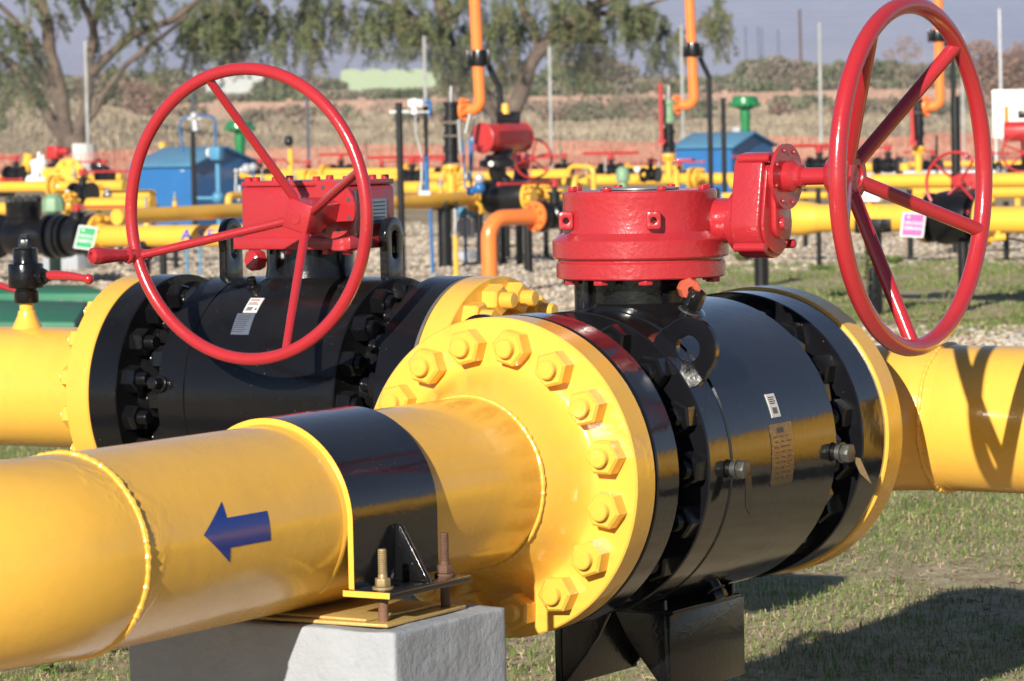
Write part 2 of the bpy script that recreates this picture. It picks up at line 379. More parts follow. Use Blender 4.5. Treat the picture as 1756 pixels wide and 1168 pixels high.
# feet
for sx in (-1, 1):
    mb = MB(); x0 = .106 * sx
    mb.box((x0, .01, .2775), (.012, .26, .135)); 
    mb.build('foot', M['black_rough'], v1, bevel=.002)
    for yy in (-.117, .12):
        mb = MB(); mb.prism([(x0 - .006 * sx, .212), (x0 - .006 * sx, .368), (x0 - .105 * sx, .352), (x0 - .078 * sx, .30)], (0, yy, 0), X, Z, (0, .010, 0)); mb.build('foot_gusset', M['black_rough'], v1, bevel=.0015)
MB().box((0, 0, .3485), (.235, .24, .007)).build('saddle', M['black_rough'], v1, bevel=.001)
# stem housing
mb = MB(); mb.lathe((0, 0, .80), Z, [(.125, 0), (.105, .038), (.094, .048), (.088, .056), (.088, .098)], 64)
mb.build('stem_housing', M['black_rough'], v1)
mb = MB()
for a in (190,): mb.cyl((.078 * math.cos(math.radians(a)) , .078 * math.sin(math.radians(a)) - .045, .80), (.078 * math.cos(math.radians(a)), .078 * math.sin(math.radians(a)) - .045, .895), .017, 20)
mb.build('spacer_post', M['black'], v1)
# round red gearbox
gb = MB().lathe((0, 0, 0), Z, [(.05, .8975), (.1405, .8975), (.1425, .8995), (.1425, .9235), (.1400, .9265), (.1400, .9295), (.1465, .9315), (.1485, .934), (.1485, .9605), (.1475, .9625), (.1325, .9725), (.1305, .9745), (.1300, .978), (.1296, 1.030), (.1300, 1.033), (.1300, 1.0405), (.1275, 1.0435), (.03, 1.0445)], 128).build('gearbox', M['red_cast'], v1, angle=22)
mb = MB().lathe((0, 0, 0), Z, [(.0655, 1.0448), (.067, 1.0455), (.067, 1.0475), (.0, 1.0475)], 48).build('position_plate', M['steel'], gb)
for a in range(8):
    A = math.radians(22.5 + 45 * a - 20); MB().prism([(.0085 * math.cos(PI / 3 * i), .0085 * math.sin(PI / 3 * i)) for i in range(6)], (.118 * math.cos(A), .118 * math.sin(A), 1.0435), X, Y, (0, 0, .0075)).build('screw', M['red'], gb, bevel=.0012)
for a in range(10):
    A = math.radians(-108 + 36 * a + 15); MB().prism([(.0135 * math.cos(PI / 3 * i), .0135 * math.sin(PI / 3 * i)) for i in range(6)], (.124 * math.cos(A), .124 * math.sin(A), .8885), X, Y, (0, 0, .0095)).build('screw', M['red'], gb, bevel=.0012)
def hole_plate(mb, c, n, w, h, t, hr, K=24):           # plate with a round hole: c centre of face, n outward normal
    x, y, z = basis(n); c = Vector(c); out = []; inn = []
    for i in range(K):
        a = 2 * PI * i / K; dx, dy = math.cos(a), math.sin(a); q = min(w / 2 / max(abs(dx), 1e-6), h / 2 / max(abs(dy), 1e-6), math.hypot(w, h) / 2 * .93)
        out.append((dx * q, dy * q)); inn.append((dx * hr, dy * hr))
    vs = []
    for ring, d in ((out, 0), (inn, 0), (inn, -t * .7), (out, -t)): vs += [c + x * p[0] + y * p[1] + z * d for p in ring]
    fs = []
    for j in range(3): fs += [(j * K + i, j * K + (i + 1) % K, (j + 1) * K + (i + 1) % K, (j + 1) * K + i) for i in range(K)]
    fs += [(3 * K + i, 3 * K + (i + 1) % K, (i + 1) % K, i) for i in range(K)]; fs.append(tuple(2 * K + i for i in range(K))[::-1])
    return mb.add(vs, fs)
camdir = math.atan2(CAM.y, CAM.x)
for px_, da in ((-68, 0), (10, 0)):                    # two lugs with a tapped hole
    A = camdir - math.radians(-px_); n = Vector((math.cos(A), math.sin(A), 0)); nn = Vector((math.cos(camdir), math.sin(camdir), 0))
    cc = n * .1285
    mb = MB(); face = cc + nn * .020 + Vector((0, 0, .996)) if px_ == 10 else Vector((math.cos(A) * .133, math.sin(A) * .133, .996)) + nn * .022
    hole_plate(mb, face, nn, .024, .030, .034, .0048); mb.build('lug', M['red_cast'], gb, bevel=.0018)
# side gear housing
MB().lathe((.10, .044, .990), X, [(.038, 0), (.038, .070)], 48).build('side_neck', M['red_cast'], gb, angle=40); MB().lathe((.10, .036, .990), X, [(.048, .066), (.051, .068), (.053, .083), (.053, .090)], 48).build('neck_flange', M['red_cast'], gb, angle=30)
def pear(cy, cz, r, cy2, cz2, r2, n=20):
    P = []
    for i in range(n + 1): a = PI + PI * i / n; P.append((cy + r * math.cos(a), cz + r * math.sin(a)))
    for i in range(n + 1): a = PI * i / n; P.append((cy2 + r2 * math.cos(a) * 1.0, cz2 + r2 * .55 * math.sin(a)))
    return P
hs = MB().prism(pear(.034, .988, .060, .034, 1.082, .040), (.183, 0, 0), Y, Z, (.054, 0, 0)).build('side_gear_housing', M['red_cast'], gb, bevel=.004, seg=3)
MB().prism(pear(.034, .988, .052, .034, 1.07, .036), (.237, 0, 0), Y, Z, (.006, 0, 0)).build('cover', M['red'], hs, bevel=.0015)
MB().lathe((.240, .034, .985), X, [(.0, .018), (.010, .018), (.011, .010), (.022, .0095), (.0225, .003)][::-1], 32).build('cover_boss', M['red'], hs)
MB().prism(pear(.034, .984, .024, .034, 1.05, .024), (.2425, 0, 0), Y, Z, (.009, 0, 0)).build('cover_rib', M['red'], hs, bevel=.002)
for yy, zz in ((-.022, .948), (.084, .950), (-.002, 1.094), (.074, 1.096)):
    MB().cyl((.190, yy, zz), (.249, yy, zz), .0075, 20, ch=.002).build('bolt_boss', M['red'], hs)
DX = .262; WZ = 1.063; WY = .030
mb = MB(); x, y, z = basis(X); R1 = .0545; n = 64
mb.lathe((DX, WY, WZ), X, [(.02, -.003), (R1, -.003), (R1, .003), (.02, .003)], 72); disc = mb.build('cover_disc', M['red'], gb, angle=40)
for k in range(8):
    a = 2 * PI * (k + .4) / 8; c = Vector((DX + .003, WY + .045 * math.cos(a), WZ + .045 * math.sin(a))); MB().lathe(c, X, [(.0045, .0004), (.0032, .0006), (.002, .0035), (0, .0035)], 12).build('rivet', M['red'], disc)
MB().lathe((.240, WY, WZ), X, [(.016, 0), (.030, 0), (.030, .018), (.0, .018)], 40).build('shaft_boss', M['red'], gb)
MB().lathe((DX, WY, WZ), X, [(.026, .002), (.0265, .015), (.020, .022), (.0195, .030), (.0145, .034), (.0140, .085)], 40).build('shaft', M['red'], gb)
# handwheel
def handwheel(parent, c, ax, R_, rt, nsp, ph, hubc, hub_r, sp_r, mat, hubprof=None, n=96, m=16):
    x, y, z = basis(ax); c = Vector(c); hubc = Vector(hubc)
    w = MB().torus(c, ax, R_, rt, n, m).build('handwheel', mat, parent)
    for k in range(nsp):
        a = ph + 2 * PI * k / nsp; d = x * math.cos(a) + y * math.sin(a); MB().cyl(hubc + d * hub_r * .6, c + d * (R_ - rt * .3), sp_r, 18).build('spoke', mat, w)
    return w
# basis(X): x = Z×X = Y , y = Z
HX = .372
w1 = handwheel(gb, (.494, .027, 1.0605), X, .2765, .0145, 5, math.radians(51.5), (HX + .008, WY, WZ), .036, .0120, M['red'])
MB().lathe((HX, WY, WZ), X, [(.0145, -.030), (.030, -.028), (.037, -.020), (.040, -.012), (.040, .014), (.038, .018), (.030, .0185), (.028, .021), (.018, .0215), (.0165, .018), (.0, .018)], 48).build('hub', M['red_cast'], w1, angle=30)

# lifting lugs on the shoulders of the nearest valve
def lug_plate(mb, c, xv, yv, t, w, h, hr, foot, slot=0):     # rounded top plate with a hole; c = hole centre
    c = Vector(c); xv = Vector(xv).normalized(); yv = Vector(yv).normalized(); n = xv.cross(yv).normalized(); K = 32; out = []; inn = []
    for i in range(K):
        a = 2 * PI * i / K; dx, dy = math.cos(a), math.sin(a)
        if dy >= -.05: o = (dx * w / 2, dy * w / 2 + slot)
        else:
            q = min((w / 2 + foot) / max(abs(dx), 1e-6), h / max(-dy, 1e-6)); o = (dx * q, dy * q)
        out.append(o); inn.append((dx * hr, dy * hr + (slot if dy > 0 else -slot)))
    vs = []
    for ring, d in ((out, -t / 2), (out, t / 2), (inn, t / 2), (inn, -t / 2)): vs += [c + xv * p[0] + yv * p[1] + n * d for p in ring]
    fs = [(j * K + i, j * K + (i + 1) % K, ((j + 1) % 4) * K + (i + 1) % K, ((j + 1) % 4) * K + i) for j in range(4) for i in range(K)]
    return mb.add(vs, fs)
rad = Vector((math.cos(math.radians(44)), 0, math.sin(math.radians(44)))); tng = Vector((rad.z, 0, -rad.x))
for yy in (-.192,):
    for s in (1, -1):
        r_ = Vector((rad.x * s, 0, rad.z)); t_ = Vector((r_.z, 0, -r_.x))
        lug_plate(MB(), Vector((0, yy, AX)) + r_ * .274, t_, r_, .014, .102, .055, .0215, .004).build('lifting_lug', M['black'], v1, bevel=.0015, seg=1, angle=24)
# plugs and drain fittings on the body
def fitting(parent, y, ang, mat, r=.0135, L=.042, base=.2515, hexn=True, name='plug'):
    a = math.radians(ang); d = Vector((math.cos(a), 0, math.sin(a))); p = Vector((0, y, AX)) + d * (base - .003)
    o = MB().cyl(p, p + d * (L * .55), r * .85, 24).build(name, mat, parent)
    x, y_, z = basis(d); MB().prism([(r * 1.12 * math.cos(PI / 3 * i), r * 1.12 * math.sin(PI / 3 * i)) for i in range(6)], p + d * L * .5, x, y_, d * L * .5).build('plug_head', mat, o, bevel=.0018)
    MB().lathe(p + d * (L * .36), d, [(r * .9, 0), (r * 1.16, .0006), (r * 1.16, .0024), (r * .9, .003)], 24).build('plug_washer', M['steel_dark'], o); return o
fitting(v1, -.152, -1.5, M['steel_dark'], .0145, .028); f2 = fitting(v1, .225, -3.0, M['steel_dark'], .0155, .030)
fitting(v1, -.06, 63, M['black_rough'], .016, .062); fitting(v1, .02, -62, M['black_rough'], .014, .03)
for (yy, an, q) in ((-.145, -1.5, 0), (.245, -3, .35)):          # bent wire seals / tags
    a = math.radians(an); p = Vector((.2515 + .022, yy, AX + .2515 * math.sin(a) - .008)); 
    mb = MB(); mb.prism([(-.010, 0), (.010, 0), (.014, -.050), (.002, -.066), (-.011, -.052)] if q == 0 else [(-.004, 0), (.012, -.004), (.038, -.050), (.012, -.030)], p, (Y * math.cos(q) + X * math.sin(q)), Z, (.0015, .0002, -.0006)); mb.build('hanging_tag', M['black'] if q == 0 else M['zinc_dull'], v1)
# name plate and paper label on the body
def curved_patch(y0, y1, a0, a1, r, K=10, off=0.0, round_=0, th=.0012):
    mb = MB(); vs = []
    for t in (0, th):
        for i in range(2):
            for j in range(K + 1):
                a = math.radians(a0 + (a1 - a0) * j / K); rr = r + t; sk = off * (j / K); vs.append(Vector((rr * math.cos(a), (y0, y1)[i] + sk, AX + rr * math.sin(a))))
    n = K + 1
    fs = [(j, j + 1, n + j + 1, n + j) for j in range(K)] + [(2 * n + j, 3 * n + j, 3 * n + j + 1, 2 * n + j + 1) for j in range(K)]
    fs += [(j, 2 * n + j, 2 * n + j + 1, j + 1) for j in range(K)] + [(n + j, n + j + 1, 3 * n + j + 1, 3 * n + j) for j in range(K)] + [(0, n, 3 * n, 2 * n), (K, 2 * n + K, 3 * n + K, n + K)]
    return mb.add(vs, fs)
lb = curved_patch(.000, .031, 23.8, 14.6, .2517).build('paper_label', M['label'], v1)
for k in range(7): curved_patch(.008 + .0019 * k, .008 + .0019 * k + (.0013 if k % 3 else .0008), 18.6, 16.2, .2529, 4, th=.0002).build('barcode', M['print'], lb) if k == 0 else None
mb = MB()
for k in range(9):
    q = curved_patch(.008 + .0018 * k, .008 + .0018 * k + (.0011 if k % 3 else .0006), 18.4, 16.0, .2530, 4, th=.0002); mb.add(q.v, q.f)
for k in range(4): q = curved_patch(.005, .026 - .003 * (k % 2), 22.6 - k * .8, 22.2 - k * .8, .2530, 2, th=.0002); mb.add(q.v, q.f)
mb.build('print', M['print'], lb)
np_ = curved_patch(-.017, .061, 12.2, -11.0, .2517, 14).build('name_plate', M['plate_brass'], v1)
mb = MB()
for k in range(9):
    A = 7.5 - k * 1.95
    for j in range(3):
        y0 = -.008 + j * .021 + (.003 if k % 2 else 0); q = curved_patch(y0, y0 + random.uniform(.010, .017), A, A - .55, .2530, 2, th=.0002); mb.add(q.v, q.f)
q = curved_patch(.006, .03, 10.6, 8.6, .2530, 2, th=.0002); mb.add(q.v, q.f)
mb.build('engraving', M['print'], np_)
# oxide red test plug under the gearbox
pp = Vector((.118, -.055, .883)); dd = Vector((.6, -.55, -.12)).normalized(); x, y, z = basis(dd)
o = MB().cyl(pp - dd * .06, pp, .0125, 20).build('test_plug', M['black_rough'], v1)
MB().lathe(pp, dd, [(.0155, -.002), (.0185, .002), (.0185, .018), (.0165, .022), (.006, .0225), (.0055, .018), (0, .018)], 8).build('plug_head', M['plug'], o)

# ---- pipeline behind the nearest valve: flange, elbow, pipe going right
pr = thing('pipeline', 'thick yellow pipe at right behind the nearest valve', 'pipe', (1.2, .78, 0))
fr = neck_flange(pr, (0, JR, AX), (0, 1, 0), M['yellow'], R1=.2585); nuts(fr, (0, JR, AX), (0, 1, 0))
ER = .226; y0 = JR + .1463
el = [Vector((ER - ER * math.cos(t), y0 + ER * math.sin(t), AX)) for t in [PI / 2 * i / 20 for i in range(21)]]
MB().tube(el, PR + .0006, 96).build('elbow', M['yellow'], pr)
YE = y0 + ER
MB().cyl((ER, YE, AX), (4.2, YE, AX), PR, 96).build('pipe', M['yellow'], pr)
weld(MB(), (ER - .02, YE, AX), X, PR + .001, .0055).build('weld_bead', M['yellow_nut'], pr)
weld(MB(), (0, y0, AX), Y, PR + .0005, .005).build('weld_bead', M['yellow_nut'], pr)

# ---- clamp over the nearest pipe
SY0, SY1 = -1.085, -.868; R2 = PR + .002; T = .0085
cl = thing('pipe_clamp', 'black steel strap clamp with flanged feet bolted over the nearest yellow pipe onto its plinth', 'clamp', (0, -.97, .44))
FZ = .5085
prof = []
pts_o = [(R2 + T, FZ)] + [((R2 + T) * math.cos(PI * i / 40), AX + (R2 + T) * math.sin(PI * i / 40)) for i in range(41)] + [(-(R2 + T), FZ)]
pts_i = [(R2, FZ)] + [(R2 * math.cos(PI * i / 40), AX + R2 * math.sin(PI * i / 40)) for i in range(41)] + [(-R2, FZ)]
n = len(pts_o); vs = []
for yy in (SY0, SY1):
    vs += [Vector((p[0], yy, p[1])) for p in pts_o] + [Vector((p[0], yy, p[1])) for p in pts_i]
fs = []
for i in range(n - 1):
    fs += [(i, i + 1, 2 * n + i + 1, 2 * n + i), (n + i, 3 * n + i, 3 * n + i + 1, n + i + 1), (i, n + i, n + i + 1, i + 1), (2 * n + i, 2 * n + i + 1, 3 * n + i + 1, 3 * n + i)]
st = MB().add(vs, fs).build('strap', M['black'], cl, angle=40)
# the end of the strap that got yellow paint on its edge
vs = []
for rr in (R2 - .001, R2 + T - .0005):
    for i in range(61):
        a = -.62 + (PI + 1.24) * i / 60
        if -.0 <= a <= PI: vs.append(Vector((rr * math.cos(a), SY0 - .0008, AX + rr * math.sin(a))))
        else:
            s = 1 if a < 0 else -1; q = (-a if a < 0 else a - PI) / .62; vs.append(Vector((s * rr, SY0 - .0008, AX - q * (AX - FZ))))
MB().add(vs, [(i, i + 1, 62 + i, 61 + i) for i in range(60)]).build('edge_paint', M['yellow_nut'], st)
lin = [(R2 + .0002) , PR + .0004]
MB().lathe((0, SY0 - .010, AX), Y, [(PR + .0002, 0), (R2 - .0006, .003), (R2 - .0006, .010)], 96, a0=-.85, a1=PI + .85).build('liner', M['yellow_nut'], cl)
for s in (1, -1):
    ft = MB().box((s * (R2 + T / 2 + .032), (SY0 + SY1) / 2 - .015, FZ - .005), (.072 + T, SY1 - SY0 - .008, .010)).build('foot_plate', M['black'], cl, bevel=.0015)
    MB().box((s * (R2 + T / 2 + .032), SY0 - .0125, FZ - .005), (.070 + T, .0012, .0085)).build('edge_paint', M['yellow_nut'], ft)
    MB().prism([(0, 0), (.058, 0), (.052, .010), (.012, .078), (0, .082)], (s * (R2 + T), (SY0 + SY1) / 2 - .006, FZ), (s, 0, 0), Z, (0, .009, 0)).build('gusset', M['black_rough'], cl, bevel=.0015)
    for yy, ht, mt in ((SY0 + .018, .056, 'zinc_dull'), (SY1 - .038, .060, 'rust')):
        if s == 1 or True:
            c = Vector((s * (R2 + .044), yy, 0)); prof = [(.0058, .44)]; zz = FZ + .02
            while zz < FZ + ht: prof += [(.0066, zz), (.0058, zz + .0013)]; zz += .0026
            prof += [(.0058, zz), (0, zz)]
            sb = MB().lathe(c, Z, prof, 14).build('stud_bolt', M[mt], cl)
            MB().prism([(.0115 * math.cos(PI / 3 * i + .3), .0115 * math.sin(PI / 3 * i + .3)) for i in range(6)], c + Vector((0, 0, FZ + .0035)), X, Y, (0, 0, .012)).build('nut', M[mt], sb, bevel=.001)
            MB().lathe(c, Z, [(.007, FZ), (.0150, FZ), (.0150, FZ + .0032), (.007, FZ + .0032)], 24).build('washer', M[mt], sb)
            MB().lathe(c, Z, [(.0072, .452), (.0072, FZ - .011)], 14).build('lower_thread', M['rust'], sb)
# ---- plinth
BX, BY0, BY1, BZ = .233, -1.12, -.825, .4555
mb = MB(); nx, ny, nz = 26, 24, 30
def pl_post(bm):
    for v in bm.verts:
        p = v.co; q = p * 14; d = noise.noise(q) * .003 + noise.noise(q * 4) * .001
        v.co = p + v.normal * d
def subdiv_box(mb, x0, x1, y0, y1, z0, z1, taper=.03, st=.013):
    def grid(o, a, b, na, nb):
        vs = [o + a * (i / na) + b * (j / nb) for i in range(na + 1) for j in range(nb + 1)]
        mb.add(vs, [(i * (nb + 1) + j, (i + 1) * (nb + 1) + j, (i + 1) * (nb + 1) + j + 1, i * (nb + 1) + j + 1) for i in range(na) for j in range(nb)])
    dx, dy, dz = x1 - x0, y1 - y0, z1 - z0; na, nb, nc = int(dx / st), int(dy / st), int(dz / st)
    A, B, C = X * dx, Y * dy, Z * dz; o = Vector((x0, y0, z0))
    grid(o, A, C, na, nc); grid(o + B, A, C, na, nc); grid(o, B, C, nb, nc); grid(o + A, B, C, nb, nc); grid(o + C, A, B, na, nb)
def plinth_post(bm):
    bmesh.ops.remove_doubles(bm, verts=bm.verts, dist=.0005); bmesh.ops.recalc_face_normals(bm, faces=bm.faces)
    ed = [e for e in bm.edges if len(e.link_faces) == 2 and e.calc_face_angle(0) > 1]
    bmesh.ops.bevel(bm, geom=ed, offset=.005, segments=2, profile=.6, affect='EDGES'); bm.normal_update(); pl_post(bm)
subdiv_box(mb, -BX, BX, BY0, BY1, -.05, BZ)
pb = thing('plinth', 'light grey plastered concrete plinth carrying the nearest yellow pipe', 'plinth', (0, -.88, 0))
mb.build('block', M['concrete'], pb, post=plinth_post, angle=60)
MB().box((.0, -.99, BZ + .0045), (.40, .215, .005), Vector((1, .03, 0)).normalized(), Vector((-.03, 1, 0)).normalized()).build('shim_plate', M['zinc'], pb, bevel=.001)
MB().box((.012, -.985, BZ + .0096), (.31, .19, .004), Vector((1, -.04, 0)).normalized(), Vector((.04, 1, 0)).normalized()).build('shim_plate', M['zinc'], pb, bevel=.001)
# ---- second big valve and its pipeline (running along X)
VY, VZ, VX = .97, .595, -1.357
v2, b2 = valve((VX, VY, VZ), (1, 0, 0), 'big black ball valve behind, with boxy red gearbox and a handwheel carrying a grip', M['black_rough'])
def place_feet(v, c, ax):
    pass
for sx in (-1, 1):
    MB().box((VX + .01, VY + .115 * sx, VZ - .307), (.26, .012, .17)).build('foot', M['black_rough'], v2, bevel=.002)
pL = thing('pipeline', 'yellow pipe entering at the left edge, small black valve standing on it', 'pipe', (-2.8, VY, 0))
fL = neck_flange(pL, (VX - .4073, VY, VZ), (-1, 0, 0), M['yellow']); nuts(fL, (VX - .4073, VY, VZ), (-1, 0, 0))
MB().cyl((-6.5, VY, VZ), (VX - .4073 - .1463, VY, VZ), PR, 80).build('pipe', M['yellow'], pL)
weld(MB(), (VX - .4073 - .1463, VY, VZ), X, PR).build('weld_bead', M['yellow_nut'], pL)
MB().lathe((-2.137, VY, VZ + .13), Z, [(.036, 0), (.030, .012), (.0215, .030), (.0195, .040), (.0165, .042), (.0165, .066), (.012, .066)], 28).build('branch_outlet', M['yellow_nut'], pL)
pR = thing('pipeline', 'yellow pipe end whose bolted flange shows between the two big black valves', 'pipe', (-.3, VY, 0))
fR = neck_flange(pR, (VX + .4073, VY, VZ), (1, 0, 0), M['yellow'])
bolt_ring(fR, 'long_nut', nut_mb(1.12, .024), M['yellow_nut'], (VX + .4073 + .0637, VY, VZ), (1, 0, 0))
xe = VX + .4073 + .1463
el = [Vector((xe - .02, VY, VZ))] + [Vector((xe + .12, VY, VZ))]
MB().tube(el, PR, 64).build('pipe', M['yellow'], pR)
MB().lathe((xe + .12, VY, VZ), X, [(PR, 0), (PR * .95, .035), (PR * .7, .062), (PR * .3, .074), (0, .076)], 48).build('end_cap', M['yellow'], pR)
# small black needle valve standing on the left pipe
sv = thing('needle_valve', 'small black valve with red lever standing on the left yellow pipe', 'valve', (-2.137, VY, VZ + .19))
c = Vector((-2.137, VY, 0)); 
MB().lathe(c, Z, [(.014, .782), (.026, .783), (.0275, .786), (.0275, .808), (.024, .811), (.024, .815), (.0385, .817), (.0395, .820), (.0395, .868), (.038, .871), (.029, .873), (.028, .876), (.028, .903), (.026, .906), (.0, .906)], 36).build('body', M['black_rough'], sv, angle=30)
MB().lathe(c, Z, [(.010, .755), (.0125, .757), (.0125, .783), (.0, .783)], 20).build('nipple', M['yellow_nut'], sv)
MB().lathe(c, Z, [(.0, .905), (.0155, .905), (.0155, .925), (.0135, .928), (.011, .929), (.0105, .937), (0, .937)], 6).build('plug', M['black_rough'], sv)
gx = Vector((1, .04, 0)).normalized(); q = c + gx * .036 + Vector((0, 0, .842))
MB().cyl(q, q + gx * .016, .019, 8).cyl(q + gx * .015, q + gx * .028, .012, 6).build('packing_nut', M['black_rough'], sv, bevel=.0015)
ln = [q + gx * .020 + Vector((0, 0, .002)), q + gx * .042 + Vector((0, 0, .0035)), q + gx * .090 + Vector((0, 0, .001)), q + gx * .132 + Vector((0, 0, -.004))]
lv = MB().tube(ln, [.0085, .0115, .0095, .0075], 14).build('lever', M['red_cast'], sv)
MB().sphere(q + gx * .137 + Vector((0, 0, -.005)), .0118, 16, 10).build('lever_knob', M['red'], lv)
sv2 = thing('needle_valve', 'second small valve at the left edge, only its red lever in view', 'valve', (-2.75, 1.25, 0))
q2 = at(-60, 470, 8.1); q3 = at(30, 499, 7.95)
MB().tube([q2, q2.lerp(q3, .5), q3], [.011, .0085, .0065], 12).build('lever', M['red_cast'], sv2)
MB().cyl((q2.x, q2.y, 0), q2, .022, 20).build('stand', M['black_rough'], sv2)
# ring flange of the stem and red gearbox with square hub
MB().lathe((VX, VY, VZ), Z, [(.15, .19), (.125, .235), (.098, .252), (.094, .275), (.094, .320)], 56).build('stem_housing', M['black_rough'], v2)
G0 = Vector((-1.3285, .96, 0))
g2 = MB().box(G0 + Vector((0, 0, .981)), (.277, .18, .118)).build('gearbox', M['red_cast'], v2, bevel=.012, seg=4)
MB().box(G0 + Vector((.0, 0.0, .9205)), (.300, .205, .026)).build('base_plate', M['red_cast'], g2, bevel=.003)
MB().box(G0 + Vector((0, 0, 1.0455)), (.272, .175, .011)).build('lid', M['red_cast'], g2, bevel=.002)
MB().lathe(G0 + Vector((.120, -.080, .905)), Z, [(.026, 0), (.028, .002), (.028, .128), (.026, .13)], 24).build('side_boss', M['red_cast'], g2)
for dx, dy in ((-.125, -.075), (-.105, -.075), (-.055, -.075), (.05, -.075), (.124, -.072), (-.125, .075), (-.02, .075), (.09, .075), (.124, .0), (.124, .072)):
    MB().lathe(G0 + Vector((dx, dy, 1.051)), Z, [(.0085, 0), (.0085, .007), (.007, .009), (0, .009)], 12).build('screw', M['red'], g2)
for dx in (-.115, -.02, .075, .125):
    MB().prism([(.013 * math.cos(PI / 3 * i), .013 * math.sin(PI / 3 * i)) for i in range(6)], G0 + Vector((dx, -.075, .8965)), X, Y, (0, 0, .011)).build('screw', M['red'], g2, bevel=.0012)
for dz in (.985, .945): MB().lathe(G0 + Vector((.142, -.098, dz)), (Vector((.75, -.66, 0))), [(.0075, 0), (.0070, .004), (.0045, .006), (0, .006)], 14).build('screw', M['red'], g2)
MB().lathe(G0 + Vector((-.085, -.115, .886)), Vector((-.25, -1, 0)), [(.012, -.02), (.0215, -.016), (.0225, .010), (.018, .014), (0, .014)], 8).build('drain_plug', M['red'], g2)
pt = MB().box(G0 + Vector((.1395, .015, .984)), (.002, .072, .052)).build('name_plate', M['plate_blue'], g2)
mb = MB()
for k in range(6): mb.box(G0 + Vector((.1408, .015, 1.003 - k * .0078)), (.0006, .058, .0024))
mb.build('engraving', M['print'], pt)
DC = Vector((-1.216, .848, .992))
disc = MB()
K = 8; Rd = .0605
d2 = MB().lathe(DC, -Y, [(.02, -.004), (Rd, -.004), (Rd, .004), (.02, .004)], 64).build('cover_disc', M['red'], g2)
for k in range(K):
    a = 2 * PI * (k + .5) / K; MB().lathe(DC + Vector((.0485 * math.cos(a), -.0042, .0485 * math.sin(a))), -Y, [(.0048, 0), (.0048, .0004), (.0, .0005)], 14).build('bolt_hole', M['print'], d2)
MB().lathe(DC, -Y, [(.042, -.03), (.042, -.004)], 40).build('shaft_neck', M['red_cast'], g2)
HB = Vector((-1.230, .742, .981)); rot = math.radians(-17); hx = Vector((math.cos(rot), 0, math.sin(rot))); hz = Vector((-math.sin(rot), 0, math.cos(rot)))
mb = MB(); s = .031
fr_ = [HB + hx * i * s + hz * j * s for i, j in ((-1, -1), (1, -1), (1, 1), (-1, 1))]; bk = [p + Vector((0, .040, 0)) for p in fr_]; fa = [DC + Vector((0, -.004, 0)) + hx * i * .020 + hz * j * .020 for i, j in ((-1, -1), (1, -1), (1, 1), (-1, 1))]
mb.add(fr_ + bk + fa, [(0, 1, 2, 3), (0, 4, 5, 1), (1, 5, 6, 2), (2, 6, 7, 3), (3, 7, 4, 0), (4, 8, 9, 5), (5, 9, 10, 6), (6, 10, 11, 7), (7, 11, 8, 4), (8, 11, 10, 9)])
mb.build('shaft_hub', M['red_cast'], g2, bevel=.0025, seg=2)
MB().lathe(HB + Vector((-.004, -.0004, -.004)), -Y, [(.0125, 0), (.0125, .0012), (.0105, .0012), (.0105, .0004), (0, .0004)], 28).build('shaft_end', M['red_cast'], g2)
W2 = Vector((-1.232, .57, .990)); RW = .2915
x_, y_, z_ = basis(-Y)
wheel2 = MB().torus(W2, Y, RW, .0128, 120, 16).build('handwheel', M['red'], g2)
for A in (107.5, 17, -72, -163):
    a = math.radians(A); d = Vector((math.cos(a), 0, math.sin(a))); MB().cyl(HB + Vector((0, .018, 0)) + d * .028, W2 + d * (RW - .004), .0095, 18, r2=.0088).build('spoke', M['red'], wheel2)
a = math.radians(-163.5); hp = W2 + Vector((math.cos(a), 0, math.sin(a))) * RW
hd = Vector((-.30, -1, .03)).normalized()
MB().lathe(hp - hd * .034, hd, [(.0, 0), (.011, .001), (.0125, .006), (.0120, .014), (.0135, .020), (.0150, .044), (.0140, .048), (.0165, .052), (.0172, .056), (.0160, .060)], 28).build('handle_boss', M['red_cast'], wheel2)
MB().lathe(hp + hd * .024, hd, [(.010, 0), (.0125, .008), (.0130, .025), (.0150, .046), (.0178, .068), (.0182, .078), (.0162, .087), (.0085, .091), (.0075, .088), (.006, .083), (0, .083)], 28).build('handle', M['red_cast'], wheel2)
# lifting lugs with slotted holes
for dx in (-.232, .186):
    lug_plate(MB(), Vector((VX + dx + .0, VY + .03, VZ + .318)), Vector((-.10, 1, 0)), Z, .018, .082, .10, .0125, -.004, slot=.017).build('lifting_lug', M['black'], v2, bevel=.003)
